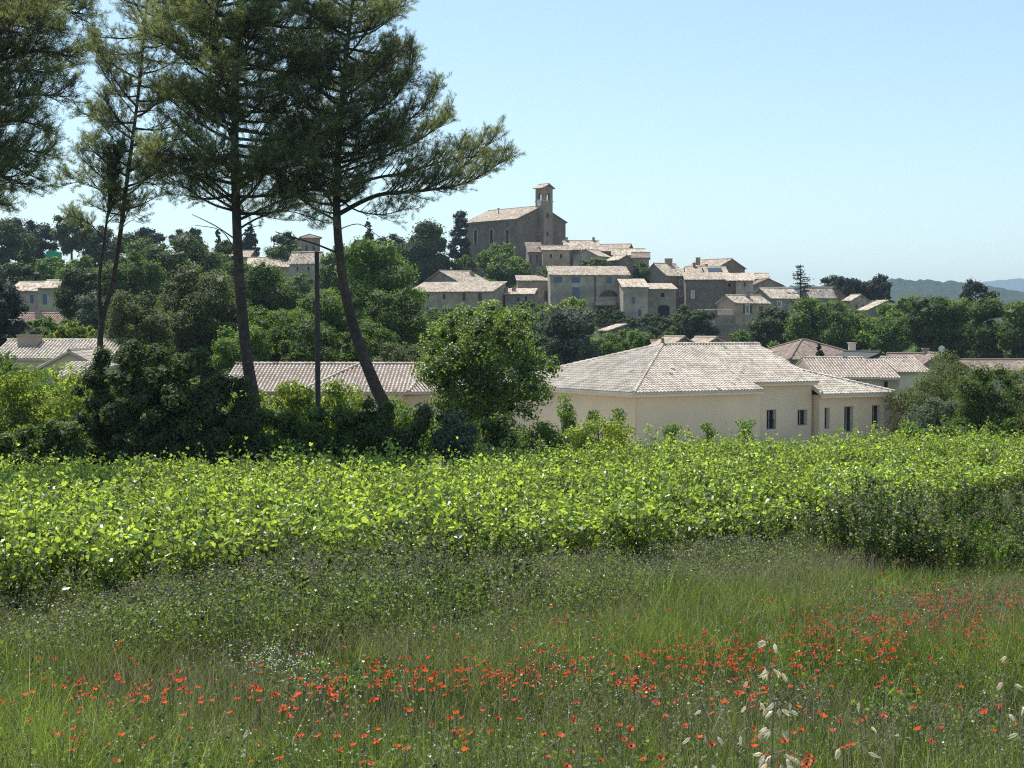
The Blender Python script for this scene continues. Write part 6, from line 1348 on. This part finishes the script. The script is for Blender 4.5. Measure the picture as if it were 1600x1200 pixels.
def flowers():
    rn = random.Random(12); rs = np.random.RandomState(12); meshes = []
    for i in range(7):   # poppies: four cupped petals, a dark centre and a bent stem in one mesh
        mb = MB(); H = rn.uniform(0.36, 0.5); tx, ty = rn.uniform(-0.05, 0.05), rn.uniform(-0.05, 0.05); top = Vector((tx, ty, H)); mb.tube([(0, 0, -0.02), (tx * 0.3, ty * 0.3, H * 0.6), top], [0.0022, 0.002, 0.0018], 4, m=1, cap=False)
        ax = Vector((rn.uniform(-0.5, 0.5), rn.uniform(-0.8, 0.2), 1)).normalized(); e1 = ax.cross(Vector((0, 1, 0.1))).normalized(); e2 = ax.cross(e1); op = rn.uniform(0.55, 1.15); Rp = rn.uniform(0.019, 0.031)
        for k in range(4):
            a0 = math.pi / 2 * k + rn.uniform(-0.1, 0.1); rr = Rp * (1.0 if k % 2 else 0.88); rowp = []
            for s_, lift in ((0.12, 0.0), (0.62, 0.35), (1.0, 0.8)):
                rowp.append([top + (e1 * math.cos(a0 + w * 0.75 * min(1, s_ + 0.35)) + e2 * math.sin(a0 + w * 0.75 * min(1, s_ + 0.35))) * rr * s_ * (0.75 + 0.25 * op) + ax * rr * (lift * (1.25 - op * 0.75) + 0.05 * rn.uniform(-1, 1) * s_) for w in (-1, -0.4, 0.3, 1)])
            r = rn.uniform(0.2, 1)
            for q in range(2):
                for w in range(3): mb.poly([rowp[q][w], rowp[q][w + 1], rowp[q + 1][w + 1], rowp[q + 1][w]], m=0, r=r)
        mb.tube([top, top + ax * 0.007, top + ax * 0.012], [0.006, 0.0075, 0.003], 6, m=2)
        me = mb.mesh('poppy'); [me.materials.append(M[q]) for q in ('petal', 'stem', 'poppy_eye')]; meshes.append(me)
    CL = [(60, 1095, 70, 30, 14), (170, 1085, 60, 14, 16), (235, 1082, 50, 12, 14), (330, 1075, 60, 20, 8), (420, 1085, 40, 22, 12), (505, 1075, 22, 18, 22), (440, 1110, 20, 12, 8), (560, 1040, 60, 14, 10), (610, 1062, 50, 14, 12), (700, 1060, 60, 14, 20), (770, 1042, 40, 12, 14), (820, 1070, 30, 20, 10),
          (880, 1040, 40, 14, 16), (905, 975, 60, 12, 10), (960, 1035, 60, 20, 12), (985, 1065, 26, 8, 12), (1010, 1075, 20, 8, 6), (1060, 1020, 60, 16, 22), (1120, 1012, 50, 16, 20), (1150, 1040, 40, 14, 12), (1170, 1082, 16, 6, 10), (1190, 1020, 40, 18, 12), (1270, 1000, 20, 26, 26), (1290, 982, 40, 10, 14),
          (1385, 1005, 36, 14, 24), (1420, 965, 60, 12, 22), (1350, 955, 50, 12, 12), (1450, 930, 60, 10, 26), (1540, 940, 60, 14, 24), (1520, 985, 50, 14, 16), (1590, 950, 20, 12, 6), (1560, 920, 40, 8, 8), (300, 1135, 200, 20, 6), (620, 1160, 120, 22, 7), (900, 1150, 120, 30, 10), (1150, 1165, 120, 22, 8), (1300, 1120, 60, 24, 6), (1260, 1180, 30, 14, 8), (1430, 1082, 30, 10, 6), (1530, 1100, 60, 18, 5), (130, 1045, 120, 16, 9), (1250, 1060, 60, 22, 5), (900, 1090, 420, 50, 26), (1200, 1000, 300, 40, 30), (400, 1100, 300, 40, 22), (1350, 1150, 200, 36, 14), (700, 1150, 400, 30, 14), (1480, 960, 90, 26, 30), (1330, 985, 110, 24, 24)]
    spots = []
    for u, v, su, sv, n in CL:
        for _ in range(int(n * (2.0 if v < 1070 else 1.3))):
            g = on_ground(u + rn.gauss(0, su * 0.75), v + rn.gauss(0, sv * 0.95), 0.45, 6, 34)
            if g.y < 30: spots.append(g)
    spots.sort(key=lambda g: g.y); print('POPPIES', len(spots))
    for g in spots[:300]:
        o = bpy.data.objects.new('poppy', meshes[rn.randrange(7)]); COL.objects.link(o); o.location = g; o.rotation_euler = (0, 0, rn.uniform(0, 6.28)); sc = rn.uniform(0.9, 1.15); o.scale = (sc, sc, sc)
        tag(o, 'small red poppy on a thin stem in the meadow grass', 'poppy', 'red poppies in the meadow')
    if len(spots) > 300:
        mb = MB()
        for g in spots[300:]:
            me = meshes[rn.randrange(7)]; a = rn.uniform(0, 6.28); ca, sa = math.cos(a), math.sin(a); vs = [(v.co.x * ca - v.co.y * sa + g.x, v.co.x * sa + v.co.y * ca + g.y, v.co.z + g.z) for v in me.vertices]
            for p in me.polygons: mb.poly([vs[k] for k in p.vertices], m=p.material_index)
        tag(mb.build('far_poppies', [M['petal'], M['stem'], M['poppy_eye']]), 'farther red poppies scattered along the back of the meadow', 'poppies', kind='stuff')
    # small white blossoms
    P = []
    for u, v, su, sv, n in ((425, 1028, 60, 14, 260), (475, 1048, 40, 14, 110), (880, 1010, 70, 30, 90), (860, 1060, 60, 14, 70), (1290, 975, 200, 30, 60), (330, 985, 60, 30, 90), (640, 960, 200, 30, 120), (1100, 1100, 300, 40, 110), (1390, 1000, 120, 30, 50), (1480, 915, 60, 6, 60), (500, 1150, 300, 30, 90)):
        for _ in range(n):
            g = on_ground(u + rn.gauss(0, su * 0.6), v + rn.gauss(0, sv * 0.6), 0.4, 6, 34); P.append((g.x, g.y, g.z + rn.uniform(0.3, 0.5)))
    P = np.array(P); V, Fc = cards(rs, P, rs.normal(size=P.shape) * 0.6 + [0, -0.3, 1], rs.uniform(0.008, 0.019, len(P)), BLOB)
    tag(link('white_blossoms', np_mesh('white_blossoms', V, [Fc], rs.uniform(0, 1, len(P))), M['white_petal']), 'tiny white blossoms scattered in drifts through the meadow', 'blossoms', kind='stuff')
    # dry straw coloured grass at the far left behind the vines
    n = 5200; u = rs.uniform(-40, 140, n); Y = rs.uniform(57, 61, n); x = (u - 800) / F * Y
    z = np.clip(0.9 + 0.35 * np.sin(x * 2.3) + rs.uniform(-0.2, 0.3, n), 0.4, 1.7)
    grassobj('dry_grass', 'tall tan dry grass below the sunlit hedge at the left edge', rs, x, Y, z, np.full(n, 0.022), 'straw', 0.25, 3)
flowers()

def oats():
    """wild oat panicles close to the camera: thin stem, drooping papery spikelets"""
    rn = random.Random(31)
    def lens(mb, p, d, L, w, r):
        d = d.normalized(); a = d.cross(Vector((rn.uniform(-1, 1), 1, rn.uniform(-1, 1)))).normalized(); b = d.cross(a)
        for sg in (-1, 1):
            ms = [(0, 0, 0), (0.3, 0.5, 0.35), (0.62, 0.36, 0.3), (1.0, 0.03, 0.05)]; dd = (d + b * sg * 0.16).normalized(); prev = None
            for t, ww, hh in ms:
                row = [p + dd * L * t + a * w * ww * q + b * sg * w * hh * (1 - q * q) for q in (-1, 0, 1)]
                if prev:
                    for i in (0, 1): mb.poly([prev[i], prev[i + 1], row[i + 1], row[i]], r=r)
                prev = row
    data = [('wild oat with a dense pale panicle, tallest of the oats', 1197, 1000, 2.75, 24, 0.30), ('wild oat stalk right beside the tallest one', 1210, 1095, 2.7, 12, 0.16), ('wild oat with few husks left of the tallest one', 1103, 1108, 2.9, 6, 0.2),
            ('short wild oat head left of the few-husked one', 1085, 1150, 2.7, 4, 0.1), ('wild oat bending at the bottom of the picture', 1322, 1166, 2.2, 6, 0.12), ('single pale oat husk above the bending one', 1345, 1095, 3.1, 2, 0.05),
            ('wild oat near the right edge, upper of two', 1572, 1022, 3.0, 4, 0.12), ('wild oat cut by the right edge, lower of two', 1594, 1098, 2.5, 6, 0.2), ('thin oat stalk with a pale drooping husk at bottom left', 388, 1140, 3.0, 2, 0.1), ('small oat head above the dense panicle', 1172, 1062, 3.2, 5, 0.16)]
    for lab, u, v, Y, n, span in data:
        n = max(2, int(n * 1.15))
        top = at(u, v, Y); g = ground(top.x, Y); root = empty('wild_oat', (top.x, Y, g), 0, lab, 'wild oat', 'wild oats close to the camera'); o = Vector((top.x, Y, g)); lx = rn.uniform(-0.06, 0.06)
        P = bez([Vector((-lx, 0.02, 0)), Vector((-lx * 0.6, 0, (top.z - g) * 0.6)), top - o], 6); mb = MB(); mb.tube(P, [0.0026 * (1 - 0.6 * i / len(P)) for i in range(len(P))], 5); H = top.z - g
        ends = []
        for i in range(n):
            z = H - span * (i / max(1, n - 1)); q = min(P, key=lambda p: abs(p.z - z)); s = 1 if i % 2 else -1; L = 0.004 + 0.016 * rn.random() + 0.012 * (i / n)
            e = q + Vector((s * L * rn.uniform(0.5, 1.2) + (0.01), rn.uniform(-0.02, 0.02), -0.004)); m_ = q.lerp(e, 0.6) + Vector((0, 0, 0.012)); mb.tube([q, m_, e], 0.0009, 3, cap=False); ends.append((e, s))
        mb.build('stem', M['straw'], root)
        for e, s in ends:
            mb = MB(); lens(mb, e, Vector((s * rn.uniform(0.0, 1.3), rn.uniform(-0.5, 0.5), -rn.uniform(0.35, 1))), rn.uniform(0.018, 0.026), rn.uniform(0.006, 0.009), rn.random()); mb.build('spikelet', M['glume'], root)
oats()

# ---------------------------------------------------------------- the air
def haze():
    mb = MB(); mb.box((-6500, -70, -34), (6500, 8700, 330)); o = mb.build('haze', []); m = bpy.data.materials.new('haze'); m.use_nodes = True; n = m.node_tree.nodes
    n.remove(n['Principled BSDF']); v = n.new('ShaderNodeVolumePrincipled'); v.inputs['Color'].default_value = (0.62, 0.81, 1.0, 1); v.inputs['Density'].default_value = 0.00014; v.inputs['Anisotropy'].default_value = 0.2
    m.node_tree.links.new(v.outputs[0], n['Material Output'].inputs['Volume']); o.data.materials.append(m); tag(o, 'thin blue summer haze in the air', 'haze', kind='stuff')
    o.visible_shadow = True
haze()
